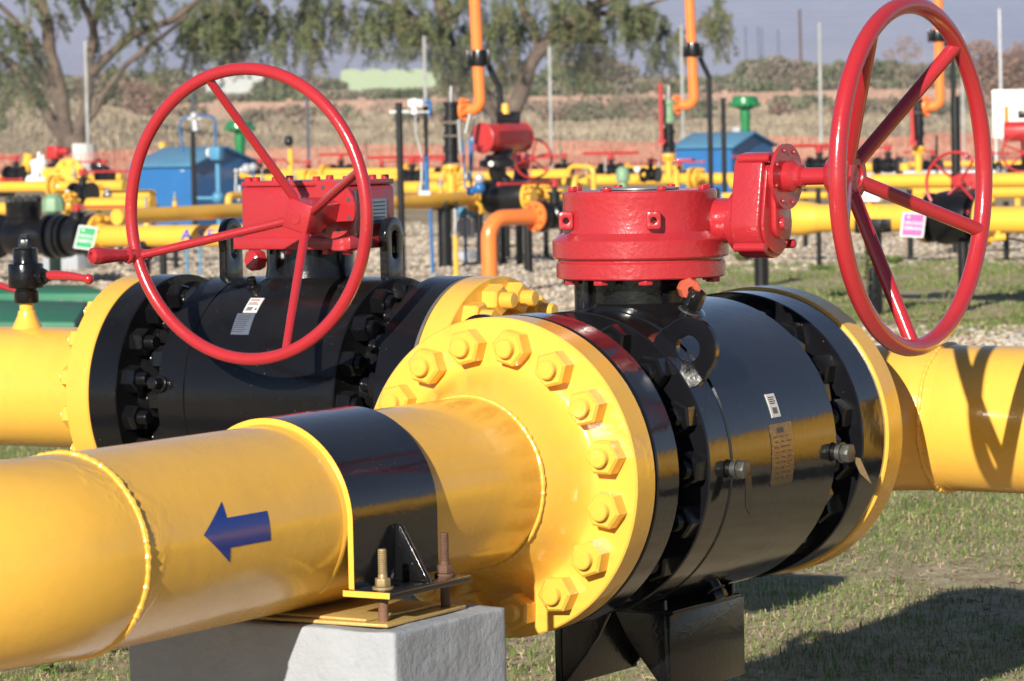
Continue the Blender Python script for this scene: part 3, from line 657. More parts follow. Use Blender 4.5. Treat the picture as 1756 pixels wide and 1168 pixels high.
# screws and plugs on the second body
def cylx(x, ang, r=.2525): a = math.radians(ang); return Vector((x, VY - r * math.cos(a), VZ + r * math.sin(a))), Vector((0, -math.cos(a), math.sin(a)))
for x, an, r in ((-1.438, 67, .010), (-1.575, 8, .014), (-1.18, 60, .012)):
    p, d = cylx(x, an); xx, yy, zz = basis(d); MB().cyl(p - d * .004, p + d * .006, r * 1.3, 24).prism([(r * math.cos(PI / 3 * i), r * math.sin(PI / 3 * i)) for i in range(6)], p + d * .004, xx, yy, d * (r * 1.9)).build('plug', M['black_rough'], v2, bevel=.0012)
def patchx(x0, x1, a0, a1, r, K=8, sk=0.0, th=.0012):
    vs = []
    for t in (0, th):
        for i in range(2):
            for j in range(K + 1):
                p, d = cylx((x0, x1)[i] + sk * j / K, a0 + (a1 - a0) * j / K, r + t); vs.append(p)
    n = K + 1
    fs = [(j, j + 1, n + j + 1, n + j) for j in range(K)] + [(2 * n + j, 3 * n + j, 3 * n + j + 1, 2 * n + j + 1) for j in range(K)]
    fs += [(j, 2 * n + j, 2 * n + j + 1, j + 1) for j in range(K)] + [(n + j, n + j + 1, 3 * n + j + 1, 3 * n + j) for j in range(K)] + [(0, n, 3 * n, 2 * n), (K, 2 * n + K, 3 * n + K, n + K)]
    return MB().add(vs, fs)
l2 = patchx(-1.4165, -1.381, 57, 46.5, .2517, sk=.004).build('paper_label', M['label'], v2)
mb = MB()
for k in range(8): qq = patchx(-1.408 + k * .0019, -1.408 + k * .0019 + .0011, 50.3, 47.8, .2530, 3, th=.0002); mb.add(qq.v, qq.f)
qq = patchx(-1.386, -1.382, 49.5, 48.2, .2530, 2, th=.0002); mb.add(qq.v, qq.f)
for k in range(3): qq = patchx(-1.411, -1.39 + k * .003, 53.6 - k * .8, 53.3 - k * .8, .2530, 2, th=.0002); mb.add(qq.v, qq.f)
mb.build('print', M['print'], l2)
MB().add((qq := patchx(-1.411, -1.388, 55.7, 54.9, .2530, 3, th=.0002)).v, qq.f).build('print', M['logo_red'], l2)
n2 = patchx(-1.424, -1.378, 46.0, 33.5, .2517, 10, sk=.006).build('name_plate', M['plate_blue'], v2)
mb = MB()
for k in range(9): qq = patchx(-1.418, -1.386 + random.uniform(-.006, .002), 44.5 - k * 1.15, 44.1 - k * 1.15, .2530, 2, sk=.0005, th=.0002); mb.add(qq.v, qq.f)
mb.build('engraving', M['print'], n2)
HAZE = 1.7e-4
# ================================================================== SETTING
def h0(x): return 239.0 - .02 * x        # where the horizon is seen
def SD(s, D, z=0.0): return Vector((CAM.x, CAM.y, 0)) + SH * s + FH * D + Vector((0, 0, z))
def smooth(a, b, x): t = max(0, min(1, (x - a) / (b - a))); return t * t * (3 - 2 * t)
def terrain(s, D):
    z = noise.noise(Vector((s * .9, D * .9, 0))) * .012 + noise.noise(Vector((s * .25, D * .25, 3))) * .02 if D < 60 else 0
    n = noise.noise(Vector((s * .06, D * .05, 5)))
    z += smooth(112, 200, D) * (2.1 + n * .2)
    if D > 112: z += math.exp(-((s + 20.5) / 5.0) ** 2 - ((D - 150) / 22) ** 2) * 1.9 + smooth(112, 125, D) * smooth(205, 190, D) * noise.noise(Vector((s * .35, D * .18, 9))) * .07
    if D > 205: z += min(D - 205, 1500) * .012 + (max(0, D - 900)) * .002
    if D > 5200: z -= (D - 5200) * .02
    return z
def axis_steps(segs):
    out = []
    for a, b, st in segs:
        k = int((b - a) / st); out += [a + (b - a) * i / k for i in range(k)]
    out.append(segs[-1][1]); return out
def ground_material():
    m, nt, b = newmat('lawn_soil'); tc = N(nt, 'ShaderNodeTexCoord'); v = tc.outputs['Object']
    n1 = noise_node(nt, v, .9, 6, .6); n2 = noise_node(nt, v, 9, 8, .75); n3 = noise_node(nt, v, 70, 6, .7)
    a = ramp(nt, n2.outputs[0], [(.30, (.28, .21, .13)), (.50, (.47, .38, .26)), (.72, (.68, .58, .42))])
    g = ramp(nt, n3.outputs[0], [(.35, (.09, .13, .035)), (.65, (.24, .26, .09))])
    f = ramp(nt, n1.outputs[0], [(.40, (0, 0, 0)), (.58, (1, 1, 1))])
    mu = N(nt, 'ShaderNodeMath', operation='MULTIPLY'); nt.links.new(f.outputs[0], mu.inputs[0]); mu.inputs[1].default_value = .28
    mx = N(nt, 'ShaderNodeMix', data_type='RGBA'); nt.links.new(mu.outputs[0], mx.inputs[0]); nt.links.new(a.outputs[0], mx.inputs[6]); nt.links.new(g.outputs[0], mx.inputs[7])
    nt.links.new(mx.outputs[2], b.inputs['Base Color']); b.inputs['Roughness'].default_value = .95; b.inputs['Specular IOR Level'].default_value = .1
    bm = N(nt, 'ShaderNodeBump'); bm.inputs['Strength'].default_value = .5; bm.inputs['Distance'].default_value = .025; ad = N(nt, 'ShaderNodeMath', operation='ADD'); nt.links.new(n3.outputs[0], ad.inputs[0]); nt.links.new(n2.outputs[0], ad.inputs[1]); nt.links.new(ad.outputs[0], bm.inputs['Height']); nt.links.new(bm.outputs[0], b.inputs['Normal']); return m
def dry_material(name, c0, c1, c2, s1=.12, s2=1.6):
    m, nt, b = newmat(name); tc = N(nt, 'ShaderNodeTexCoord'); v = tc.outputs['Object']
    n1 = noise_node(nt, v, s1, 6, .6); n2 = noise_node(nt, v, s2, 8, .75)
    a = ramp(nt, n1.outputs[0], [(.32, c0), (.5, c1), (.68, c2)]); d = ramp(nt, n2.outputs[0], [(.3, (.62, .60, .58)), (.7, (1.12, 1.1, 1.05))])
    mx = N(nt, 'ShaderNodeMix', data_type='RGBA', blend_type='MULTIPLY'); mx.inputs[0].default_value = 1; nt.links.new(a.outputs[0], mx.inputs[6]); nt.links.new(d.outputs[0], mx.inputs[7])
    nt.links.new(mx.outputs[2], b.inputs['Base Color']); b.inputs['Roughness'].default_value = 1; b.inputs['Specular IOR Level'].default_value = .05; return m
def gravel_material():
    m, nt, b = newmat('gravel'); tc = N(nt, 'ShaderNodeTexCoord'); v = tc.outputs['Object']
    vo = N(nt, 'ShaderNodeTexVoronoi'); vo.inputs['Scale'].default_value = 26; nt.links.new(v, vo.inputs['Vector'])
    sp = N(nt, 'ShaderNodeSeparateColor'); nt.links.new(vo.outputs['Color'], sp.inputs[0])
    a = ramp(nt, sp.outputs[0], [(.0, (.38, .31, .23)), (.4, (.56, .47, .36)), (.8, (.68, .60, .48)), (1, (.78, .71, .60))])
    n1 = noise_node(nt, v, .8, 5, .6); f = ramp(nt, n1.outputs[0], [(.35, (.78, .76, .72)), (.65, (1.06, 1.03, 1))])
    d = ramp(nt, vo.outputs['Distance'], [(.0, (1, 1, 1)), (.7, (.55, .52, .5))])
    mx = N(nt, 'ShaderNodeMix', data_type='RGBA', blend_type='MULTIPLY'); mx.inputs[0].default_value = 1; nt.links.new(a.outputs[0], mx.inputs[6]); nt.links.new(f.outputs[0], mx.inputs[7])
    m2 = N(nt, 'ShaderNodeMix', data_type='RGBA', blend_type='MULTIPLY'); m2.inputs[0].default_value = .25; nt.links.new(mx.outputs[2], m2.inputs[6]); nt.links.new(d.outputs[0], m2.inputs[7])
    nt.links.new(m2.outputs[2], b.inputs['Base Color']); b.inputs['Roughness'].default_value = .92; b.inputs['Specular IOR Level'].default_value = .15
    inv = N(nt, 'ShaderNodeMath', operation='SUBTRACT'); inv.inputs[0].default_value = 1; nt.links.new(vo.outputs['Distance'], inv.inputs[1])
    bm = N(nt, 'ShaderNodeBump'); bm.inputs['Strength'].default_value = .5; bm.inputs['Distance'].default_value = .02; nt.links.new(inv.outputs[0], bm.inputs['Height']); nt.links.new(bm.outputs[0], b.inputs['Normal']); return m
M['lawn'] = ground_material(); M['gravel'] = gravel_material()
M['dry'] = dry_material('dry_grass_bank', (.27, .21, .14), (.43, .35, .245), (.34, .265, .185), .18, 1.3)
M['field'] = dry_material('far_field', (.12, .12, .06), (.20, .17, .10), (.25, .2, .13), .01, .1)
def leaf_mat(name, c, c2, trans=.25, sc=.8):
    m, nt, b = newmat(name); tc = N(nt, 'ShaderNodeTexCoord'); n = noise_node(nt, tc.outputs['Object'], sc, 3, .6)
    r = ramp(nt, n.outputs[0], [(.32, c), (.68, c2)]); nt.links.new(r.outputs[0], b.inputs['Base Color']); b.inputs['Roughness'].default_value = .6; b.inputs['Specular IOR Level'].default_value = .25
    tr = N(nt, 'ShaderNodeBsdfTranslucent'); nt.links.new(r.outputs[0], tr.inputs[0]); mx = N(nt, 'ShaderNodeMixShader'); mx.inputs[0].default_value = trans
    nt.links.new(b.outputs[0], mx.inputs[1]); nt.links.new(tr.outputs[0], mx.inputs[2]); nt.links.new(mx.outputs[0], nt.nodes['Material Output'].inputs[0]); return m
# ground sheet: near lawn, dry bank, far field, in one mesh
Ds = axis_steps([(1.0, 16, .35), (16, 60, 1.1), (60, 112, 4), (112, 205, 1.6), (205, 500, 20), (500, 1500, 100), (1500, 9500, 500)])
vs = []; fs = []; NS = 150; mi = []
for D in Ds:
    w = D * .34 + 9
    for j in range(NS + 1): s = -w + 2 * w * j / NS; p = SD(s, D, terrain(s, D)); vs.append(p)
for i in range(len(Ds) - 1):
    for j in range(NS):
        fs.append((i * (NS + 1) + j, i * (NS + 1) + j + 1, (i + 1) * (NS + 1) + j + 1, (i + 1) * (NS + 1) + j)); D = Ds[i]; mi.append(0 if D < 38 else (1 if D < 206 else 2))
g = MB().add(vs, fs).build('ground', [M['lawn'], M['dry'], M['field']], None, loc=(0, 0, 0)); g.data.polygons.foreach_set('material_index', mi); tag(g, None, kind='structure')
# sheets laid on the ground
def sheet(name, outline, z, mat, step=.35, jit=.25, seed=1, kind='structure'):
    """outline in (s, D); filled with a fine grid clipped by a ragged edge"""
    smin = min(p[0] for p in outline); smax = max(p[0] for p in outline); dmin = min(p[1] for p in outline); dmax = max(p[1] for p in outline)
    def inside(x, y):
        c = False; n = len(outline)
        for i in range(n):
            x1, y1 = outline[i]; x2, y2 = outline[(i + 1) % n]
            if (y1 > y) != (y2 > y) and x < (x2 - x1) * (y - y1) / (y2 - y1) + x1: c = not c
        return c
    idx = {}; vs = []; fs = []
    def vid(i, j):
        if (i, j) not in idx:
            s = smin + i * step; D = dmin + j * step; idx[(i, j)] = len(vs); vs.append(SD(s, D, terrain(s, D) + z))
        return idx[(i, j)]
    for i in range(int((smax - smin) / step) + 1):
        for j in range(int((dmax - dmin) / step) + 1):
            s = smin + (i + .5) * step; D = dmin + (j + .5) * step; q = Vector((s * 1.1, D * 1.1, seed)); 
            if inside(s + noise.noise(q) * jit * 2 + noise.noise(q * 4) * jit * .6, D + noise.noise(q + Vector((9, 9, 9))) * jit * 2 + noise.noise(q * 4 + Vector((5, 5, 5))) * jit * .6): fs.append((vid(i, j), vid(i + 1, j), vid(i + 1, j + 1), vid(i, j + 1)))
    o = MB().add(vs, fs).build(name, mat, None, loc=(0, 0, 0)); tag(o, None, kind=kind); return o
def sd(x, y): p = atz(x, y) - Vector((CAM.x, CAM.y, 0)); return (p.dot(SH), p.dot(FH))
gravel_outline = [(-16, 15.3), (-2, 16.5), (0.5, 17.5), (2.4, 18.4), (7.0, 18.0), (16, 18.0), (26, 44), (-26, 44)]
sheet('gravel_bed', gravel_outline, .008, M['gravel'], .22, .3)
lawn_out = [sd(930, 540), sd(985, 520), sd(1100, 512), sd(1190, 495), sd(1225, 470), sd(1265, 460), sd(1500, 441), sd(1756, 428), sd(2500, 420), sd(2500, 543), sd(1756, 552), sd(1540, 557), sd(1300, 548), sd(1100, 560)]
sheet('grass_strip', lawn_out, .016, M['lawn'], .14, .22, 4)
# ---- grass blades
blade_mats = [leaf_mat('grass_green', (.10, .17, .035), (.22, .31, .08), .3, 3), leaf_mat('grass_straw', (.42, .33, .18), (.60, .50, .30), .2, 3)]
def blades(name, n, region, hmin, hmax, w, thr, straw=.45, seed=0):
    random.seed(seed); vs = []; fs = []; mi = []
    k = 0; tries = 0
    while k < n and tries < n * 12:
        tries += 1
        s, D = region(); den = noise.noise(Vector((s * 1.3, D * 1.3, 2))) + .45 * noise.noise(Vector((s * 5, D * 5, 7)))
        if den < thr + random.uniform(-.25, .25): continue
        z = terrain(s, D); hh = random.uniform(hmin, hmax) * (1 + max(0, den)); a = random.uniform(0, 2 * PI); st = random.random() < straw
        lean = random.uniform(.2, .9) if not st else random.uniform(.8, 2.6)
        p = SD(s, D, z + .004); d = Vector((math.cos(a), math.sin(a), 0)); t = Vector((-d.y, d.x, 0)) * w * random.uniform(.6, 1.2)
        b = len(vs); m1 = p + d * hh * .3 * lean + Vector((0, 0, hh * .6 / (1 + lean * .3))); tip = p + d * hh * lean * .9 + Vector((0, 0, hh / (1 + lean * .8)))
        vs += [p - t, p + t, m1 + t * .8, m1 - t * .8, tip]; fs += [(b, b + 1, b + 2, b + 3), (b + 3, b + 2, b + 4)]; mi += [1 if st else 0] * 2; k += 1
    o = MB().add(vs, fs).build(name, blade_mats, None, loc=(0, 0, 0), flat=True); o.data.polygons.foreach_set('material_index', mi); tag(o, 'short patchy green and straw coloured grass on bare soil', 'grass', kind='stuff'); return o
def near_region():
    D = 6.6 + 8.6 * random.random() ** .8; m_ = .3 if random.random() < .62 else 1.9; lo, hi = (-.150 * D - m_, .152 * D + m_); return random.uniform(lo, hi), D
blades('grass', 185000, near_region, .008, .030, .0014, -.26, .36, 3)
def far_region():
    D = random.uniform(18.3, 28); return random.uniform(.05 * D - .5, .16 * D if random.random() < .75 else .24 * D), D
o = blades('grass', 34000, far_region, .02, .055, .004, -.10, .40, 5); o['label'] = 'thin green grass between the gravel strips on the right'
# lay only where the strip is
# ---- loose stones
def stones(name, n, region, r0, r1, mats, seed):
    random.seed(seed); vs = []; fs = []; mi = []
    base = [(1, 0, 0), (-1, 0, 0), (0, 1, 0), (0, -1, 0), (0, 0, 1), (0, 0, -1)]; bf = [(0, 2, 4), (2, 1, 4), (1, 3, 4), (3, 0, 4), (2, 0, 5), (1, 2, 5), (3, 1, 5), (0, 3, 5)]
    bv = [Vector(q) for q in base]; mids = {}; f2 = []; bv2 = list(bv)
    def mid(i, j):
        k = (min(i, j), max(i, j))
        if k not in mids: mids[k] = len(bv2); bv2.append(((bv[i] + bv[j]) / 2).normalized())
        return mids[k]
    for a, b, c in bf:
        x, y, z = mid(a, b), mid(b, c), mid(c, a); f2 += [(a, x, z), (b, y, x), (c, z, y), (x, y, z)]
    for _ in range(n):
        s, D = region(); r = random.uniform(r0, r1) * random.choice([.6, .8, 1, 1, 1.5]); p = SD(s, D, terrain(s, D) + .010 + r * .3); k = len(vs); a = random.uniform(0, PI)
        sx, sy, sz = random.uniform(.8, 1.4), random.uniform(.7, 1.1), random.uniform(.4, .75); ca, sa = math.cos(a), math.sin(a)
        for q in bv2:
            j = random.uniform(.82, 1.12); x, y = q.x * sx * j, q.y * sy * j; vs.append(p + Vector((x * ca - y * sa, x * sa + y * ca, q.z * sz * j)) * r)
        fs += [tuple(i + k for i in f) for f in f2]; mi += [random.randrange(len(mats))] * len(f2)
    o = MB().add(vs, fs).build(name, mats, None, loc=(0, 0, 0), flat=True); o.data.polygons.foreach_set('material_index', mi); return o
sm = [paint('stone_' + k, c, .85, 0, .2, .2, 60, spec=.2) for k, c in (('tan', (.54, .45, .34)), ('grey', (.44, .41, .37)), ('pale', (.54, .475, .38)), ('brown', (.36, .27, .20)))]
def grav_region():
    while 1:
        D = 16.5 + 27 * random.random() ** 1.35; s = random.uniform(-.155 * D, .155 * D) if random.random() < .75 else random.uniform(-.23 * D, .23 * D)
        if s > .02 * D and 19.2 < D < 26.5: continue
        return s, D
tag(stones('loose_stones', 52000, grav_region, .006, .017, sm, 11), 'loose tan and grey gravel stones', 'gravel', kind='stuff')
tag(stones('loose_stones', 260, near_region, .003, .008, sm, 12), 'small stones scattered in the near lawn', 'gravel', kind='stuff')
def litter(n, seed):          # dead stems and dry leaf bits lying flat
    random.seed(seed); vs = []; fs = []; mi = []
    for _ in range(n):
        s, D = near_region(); p = SD(s, D, terrain(s, D) + random.uniform(.002, .009)); a = random.uniform(0, 2 * PI); L = random.uniform(.006, .035); w = random.uniform(.0006, .0018) if random.random() < .8 else random.uniform(.002, .005)
        d = Vector((math.cos(a), math.sin(a), random.uniform(-.1, .25))) * L; t = Vector((-math.sin(a), math.cos(a), random.uniform(-.4, .4))) * w; k = len(vs)
        vs += [p - d / 2 - t, p - d / 2 + t, p + t * 1.2 + Vector((0, 0, L * .06)), p - t * 1.2 + Vector((0, 0, L * .06)), p + d / 2]; fs += [(k, k + 1, k + 2, k + 3), (k + 3, k + 2, k + 4)]; mi += [random.choice([0, 0, 1])] * 2
    o = MB().add(vs, fs).build('dry_litter', [blade_mats[1], M['stick']], None, loc=(0, 0, 0), flat=True); o.data.polygons.foreach_set('material_index', mi); tag(o, 'dead stems and dry bits lying on the bare soil', 'litter', kind='stuff')
M['stick'] = paint('dead_stem', (.24, .16, .10), .9, 0, .3, .1, 30, spec=.1)
litter(60000, 77)
# ---- green covers
def slab(pts, label, t=.07):
    q = [atz(x, y, t) for x, y in pts]; c = sum(q, Vector()) / 4
    o = MB().add(q + [Vector((p.x, p.y, -.03)) for p in q], [(0, 1, 2, 3), (7, 6, 5, 4)] + [(i, (i + 1) % 4, (i + 1) % 4 + 4, i + 4) for i in range(4)]).build('pit_cover', M['green_slab'], None, bevel=.008, loc=(c.x, c.y, 0)); tag(o, label, 'cover', 'green pit covers in the gravel')
slab([(-60, 488), (150, 488), (190, 503), (-60, 503)], 'farther green flat pit cover in gravel behind the left pipe')
slab([(-80, 513), (150, 517), (128, 552), (-90, 552)], 'nearer green flat pit cover in gravel behind the left pipe')
slab([(200, 498), (330, 498), (300, 530), (170, 530)], 'green flat pit cover behind the left yellow flange')
# ---- far things
M['brick'] = dry_material('brick_wall', (.38, .24, .19), (.45, .30, .24), (.33, .24, .19), .3, 2.5)
M['mountain'] = dry_material('mountain_slope', (.15, .105, .11), (.30, .22, .21), (.19, .14, .15), .0011, .008)
M['greenhouse'] = paint('greenhouse_film', (.34, .42, .26), .6, 0, .15, 0, 1)
M['greenhouse2'] = paint('greenhouse_film_white', (.46, .48, .47), .6, 0, .15, 0, 1)
random.seed(21)
vs = []; fs = []; NX, NY = 110, 16
for j in range(NY + 1):
    for i in range(NX + 1):
        s = -3200 + 6400 * i / NX; t = j / NY; D = 5000 + 1700 * t
        ridge = 440 + 130 * noise.noise(Vector((s * .0011, 0, 1))) + 60 * noise.noise(Vector((s * .004, 0, 2)))
        z = 30 + ridge * t ** .8 + (1 - t) * t * 4 * 95 * noise.noise(Vector((s * .004, D * .0011, 4))) + 45 * noise.noise(Vector((s * .014, D * .006, 6))) * t
        vs.append(SD(s, D, z))
for i in range(NX + 1): s = -3200 + 6400 * i / NX; vs.append(SD(s, 6900, 0))
fs = [(j * (NX + 1) + i, j * (NX + 1) + i + 1, (j + 1) * (NX + 1) + i + 1, (j + 1) * (NX + 1) + i) for j in range(NY + 1) for i in range(NX)]
tag(MB().add(vs, fs).build('mountains', M['mountain'], None, loc=(0, 0, 0), angle=180), None, kind='structure')
# boundary wall
mb = MB(); n = 60
for i in range(n):
    s0 = -42 + 84 * i / n; s1 = -42 + 84 * (i + 1) / n; z = terrain((s0 + s1) / 2, 203)
    c = SD((s0 + s1) / 2, 203, 1.9 + .42); mb.box(c, (s1 - s0 + .0, .22, 1.35 + .04 * (i % 2)), SH, FH, Z)
    if i % 3 == 0: mb.box(SD(s0, 203, 2.5), (.35, .30, 1.35), SH, FH, Z)
w_ = mb.build('boundary_wall', M['brick'], None); tag(w_, 'long low reddish brick wall behind the dry grass bank', 'wall')
for (x0, x1, y0, y1, D, m, lab) in ((585, 772, 116, 168, 420, 'greenhouse', 'long pale green greenhouse far behind the trees'), (285, 452, 121, 150, 440, 'greenhouse2', 'long whitish greenhouse far behind the left tree')):
    a = at(x0, y1, D); b_ = at(x1, y1, D); zt = at((x0 + x1) / 2, y0, D).z; t = thing('greenhouse', lab, 'greenhouse', ((a.x + b_.x) / 2, (a.y + b_.y) / 2, a.z))
    k = 5; W_ = (b_ - a).length / k; h = zt - a.z
    for i in range(k):
        o = a + (b_ - a).normalized() * W_ * (i + .5); pr_ = [(-W_ / 2, -2), (W_ / 2, -2), (W_ / 2, h * .90), (W_ * .3, h * .97), (0, h), (-W_ * .3, h * .97), (-W_ / 2, h * .90)]
        MB().prism(pr_, o, SH, Z, FH * 30).build('bay', M[m], t)
# ---- foliage helpers
def tri_leaves(vs, fs, p, d, L, w):          # a pair of thin faces: one leaf
    t = Vector((random.uniform(-1, 1), random.uniform(-1, 1), random.uniform(-.4, .4))); t = (t - d * t.dot(d)).normalized() * w; k = len(vs)
    vs += [p, p + d * L * .5 + t, p + d * L, p + d * L * .5 - t]; fs.append((k, k + 1, k + 2, k + 3))
bark = paint('bark', (.14, .105, .08), .95, 0, .5, .8, 9, spec=.1, dirt=.0)

bark2 = paint('pale_bark', (.24, .19, .14), .95, 0, .3, .5, 9, spec=.1)
M['lime'] = paint('lime_wash', (.66, .64, .60), .9, 0, .1, .1, 8, dirt=.25)
lf = [leaf_mat('pepper_leaf_' + k, a, b, .35, .5) for k, a, b in (('olive', (.17, .21, .09), (.30, .34, .16)), ('dark', (.09, .12, .055), (.17, .21, .09)), ('brown', (.22, .20, .10), (.34, .31, .17)))]
def limb(mb, pts, D, w0, w1, jit=.14):
    P = [at(x, y, D + (dd if len(q) > 2 else 0)) for q in pts for x, y, dd in [(q[0], q[1], q[2] if len(q) > 2 else 0)]]
    P = fillet(P, 2.0, 4) if len(P) > 2 else P; P = densify(P, .35); n = len(P)
    r = [(w0 + (w1 - w0) * i / (n - 1)) / 2 * D / FPX * (1 + .12 * noise.noise(P[i] * 2.5)) for i in range(n)]
    P = [p + Vector((noise.noise(p * 1.1), noise.noise(p * 1.1 + Vector((7, 7, 7))), 0)) * jit for p in P]; mb.tube(P, r, 10); return P
def sprays(vs, fs, mi, cx, cy, rx, ry, n, D, mat_w, Lmin=.3, Lmax=1.15, twigs=None, lw=.017, ll=.085):
    for _ in range(n):
        if _ % 5 == 0 or not _: a = random.uniform(0, 2 * PI); q = random.random() ** .5; ccx, ccy = cx + math.cos(a) * q * rx, cy + math.sin(a) * q * ry; dd = random.uniform(-1, 1) * min(2.5, rx / 30)
        p = at(ccx + random.gauss(0, 6.5), ccy + random.gauss(0, 6), D + dd + random.gauss(0, .15))
        L = random.uniform(Lmin, Lmax); d = Vector((random.uniform(-.5, .5), random.uniform(-.5, .5), random.uniform(-.3, .2))); m = random.choices(range(3), mat_w)[0]; k = int(L * 26); path = []
        sway = Vector((random.uniform(-.45, .45), random.uniform(-.45, .45), -1)).normalized()
        for i in range(k):
            t = i / k; d = (d * .86 + sway * .16); p = p + d.normalized() * (L / k); path.append(p)
            for __ in range(6):
                p = path[-1] + Vector((random.gauss(0, .035), random.gauss(0, .035), random.gauss(0, .02)))
                ld = (Vector((random.uniform(-1, 1), random.uniform(-1, 1), random.uniform(-1.3, .1)))).normalized()
                n0 = len(fs); tri_leaves(vs, fs, p, ld, ll * random.uniform(.7, 1.3), lw * random.uniform(.7, 1.3)); mi += [m] * (len(fs) - n0)
        if twigs is not None and len(path) > 3: twigs.tube([path[0], path[len(path) // 2], path[-1]], [.009, .006, .003], 4)
def pepper_tree(label, D, base, trunk_pts, limbs, clusters, wash=None, seed=1, dens=1.5):
    random.seed(seed); b0 = atz(base[0], 300, 0); b0 = at(base[0], 0, D); b0.z = terrain(0, D); t = thing('pepper_tree', label, 'tree', b0, 'pepper trees behind the yard')
    mb = MB(); pts = [b0 + Vector((0, 0, -.1)), b0 + Vector((0, 0, .5))] + [at(x, y, D) for x, y, w in trunk_pts]; w = [trunk_pts[0][2] * 1.25, trunk_pts[0][2] * 1.05] + [q[2] for q in trunk_pts]
    r = [q / 2 * D / FPX for q in w]; mb.tube(pts, r, 16)
    for l in limbs: limb(mb, l[0], D, l[1], l[2])
    tw = MB(); vs = []; fs = []; mi = []
    for c in clusters: sprays(vs, fs, mi, c[0], c[1], c[2], c[3], int(c[4] * dens), D + (c[6] if len(c) > 6 else 0), c[5], twigs=tw)
    tr = mb.build('trunk', bark, t, angle=60)
    tag(tw.build('twigs', bark, tr), None, kind='stuff')
    cr = MB().add(vs, fs).build('crown', lf, t, flat=True); cr.data.polygons.foreach_set('material_index', mi)
    if wash: MB().lathe((b0.x, b0.y, 0), Z, [(r[0] * 1.02, terrain(0, D)), (r[1] * 1.04, .5), (r[2] * 1.05, wash)], 18).build('lime_wash_band', M['lime'], tr)
    return t
A_, B_, C_ = (5, 2, 2), (2, 5, 1), (2, 1, 5)
pepper_tree('spreading pepper tree on the left with forked limbs and a lime washed trunk base', 90, (131, 300), [(131, 266, 52), (128, 245, 50), (124, 232, 46)],
    [([(112, 240), (78, 190), (45, 135), (5, 95), (-60, 70)], 22, 13), ([(118, 240), (106, 165), (88, 100), (78, 40), (60, -60)], 26, 20), ([(134, 240), (150, 150), (152, 90), (158, 40), (150, 10), (128, -40)], 20, 11),
     ([(157, 50), (175, 10), (190, -40)], 12, 9), ([(142, 215), (175, 165), (215, 112), (262, 75), (320, 25)], 12, 7), ([(158, 125), (190, 90), (225, 62), (300, 30), (380, -30)], 18, 9), ([(120, 215), (95, 165), (60, 100), (30, 40), (-20, -10)], 18, 8), ([(225, 62), (240, 20), (250, -40)], 9, 6)],
    [(0, 25, 60, 50, 46, B_), (20, 95, 50, 45, 34, B_), (45, 150, 30, 30, 14, A_), (-30, 120, 60, 60, 30, B_), (130, 20, 60, 30, 12, B_), (110, -10, 90, 30, 26, B_), (235, 50, 50, 40, 20, A_), (215, 110, 40, 30, 10, A_), (270, 15, 50, 40, 24, B_), (255, 130, 30, 20, 5, C_), (180, 60, 26, 34, 5, B_), (200, -60, 200, 50, 70, B_), (0, -80, 150, 60, 60, B_), (100, -170, 200, 70, 70, A_)], wash=1.0, seed=4, dens=.8)
pepper_tree('weeping pepper tree in the middle whose forked trunk stands behind the orange riser', 92, (866, 290), [(866, 240, 44), (866, 215, 46), (864, 192, 56)],
    [([(858, 205), (835, 170), (800, 128), (778, 100), (765, 50), (745, -20)], 34, 24), ([(872, 205), (892, 165), (905, 125), (925, 90), (960, 52), (1010, 15), (1060, -10)], 30, 18), ([(925, 90), (915, 50), (895, 10), (880, -60)], 16, 12), ([(780, 100), (740, 60), (700, 20), (650, -30)], 14, 9), ([(1000, 20), (1060, 25), (1110, 10), (1180, -20)], 12, 6), ([(765, 50), (790, 10), (810, -50)], 14, 9), ([(700, 20), (620, -5), (540, -30)], 10, 6), ([(765, 20), (700, -60), (560, -80), (400, -70), (320, -30)], 16, 7), ([(560, -80), (500, -30), (480, 10)], 8, 4), ([(420, -72), (380, -20), (360, 20)], 7, 3)],
    [(690, 35, 50, 32, 36, A_), (760, 45, 50, 50, 60, A_), (770, 105, 30, 20, 10, C_), (860, 25, 50, 50, 50, A_), (880, 75, 28, 30, 16, C_), (960, 25, 60, 34, 50, A_), (1015, 70, 20, 45, 18, C_), (1035, 20, 70, 30, 50, A_), (985, 80, 30, 30, 12, A_), (1110, 20, 40, 26, 26, A_), (1135, 85, 12, 25, 8, A_), (1220, 12, 30, 26, 14, A_), (1225, 40, 16, 22, 7, C_), (1150, 45, 30, 20, 8, A_), (800, 75, 20, 40, 10, A_), (640, 15, 30, 22, 14, A_), (860, -70, 260, 50, 130, A_), (345, 25, 45, 32, 50, A_), (352, 62, 30, 14, 12, C_), (400, 18, 50, 36, 50, A_), (395, 62, 40, 14, 22, C_), (455, 18, 40, 30, 26, A_), (470, 66, 24, 18, 8, A_), (520, 12, 40, 32, 24, A_), (525, 66, 14, 28, 12, C_), (560, 48, 34, 24, 10, A_), (590, 8, 30, 22, 14, A_), (620, 34, 20, 18, 5, A_), (450, -70, 180, 45, 90, A_), (900, -160, 240, 60, 90, A_)], seed=8)
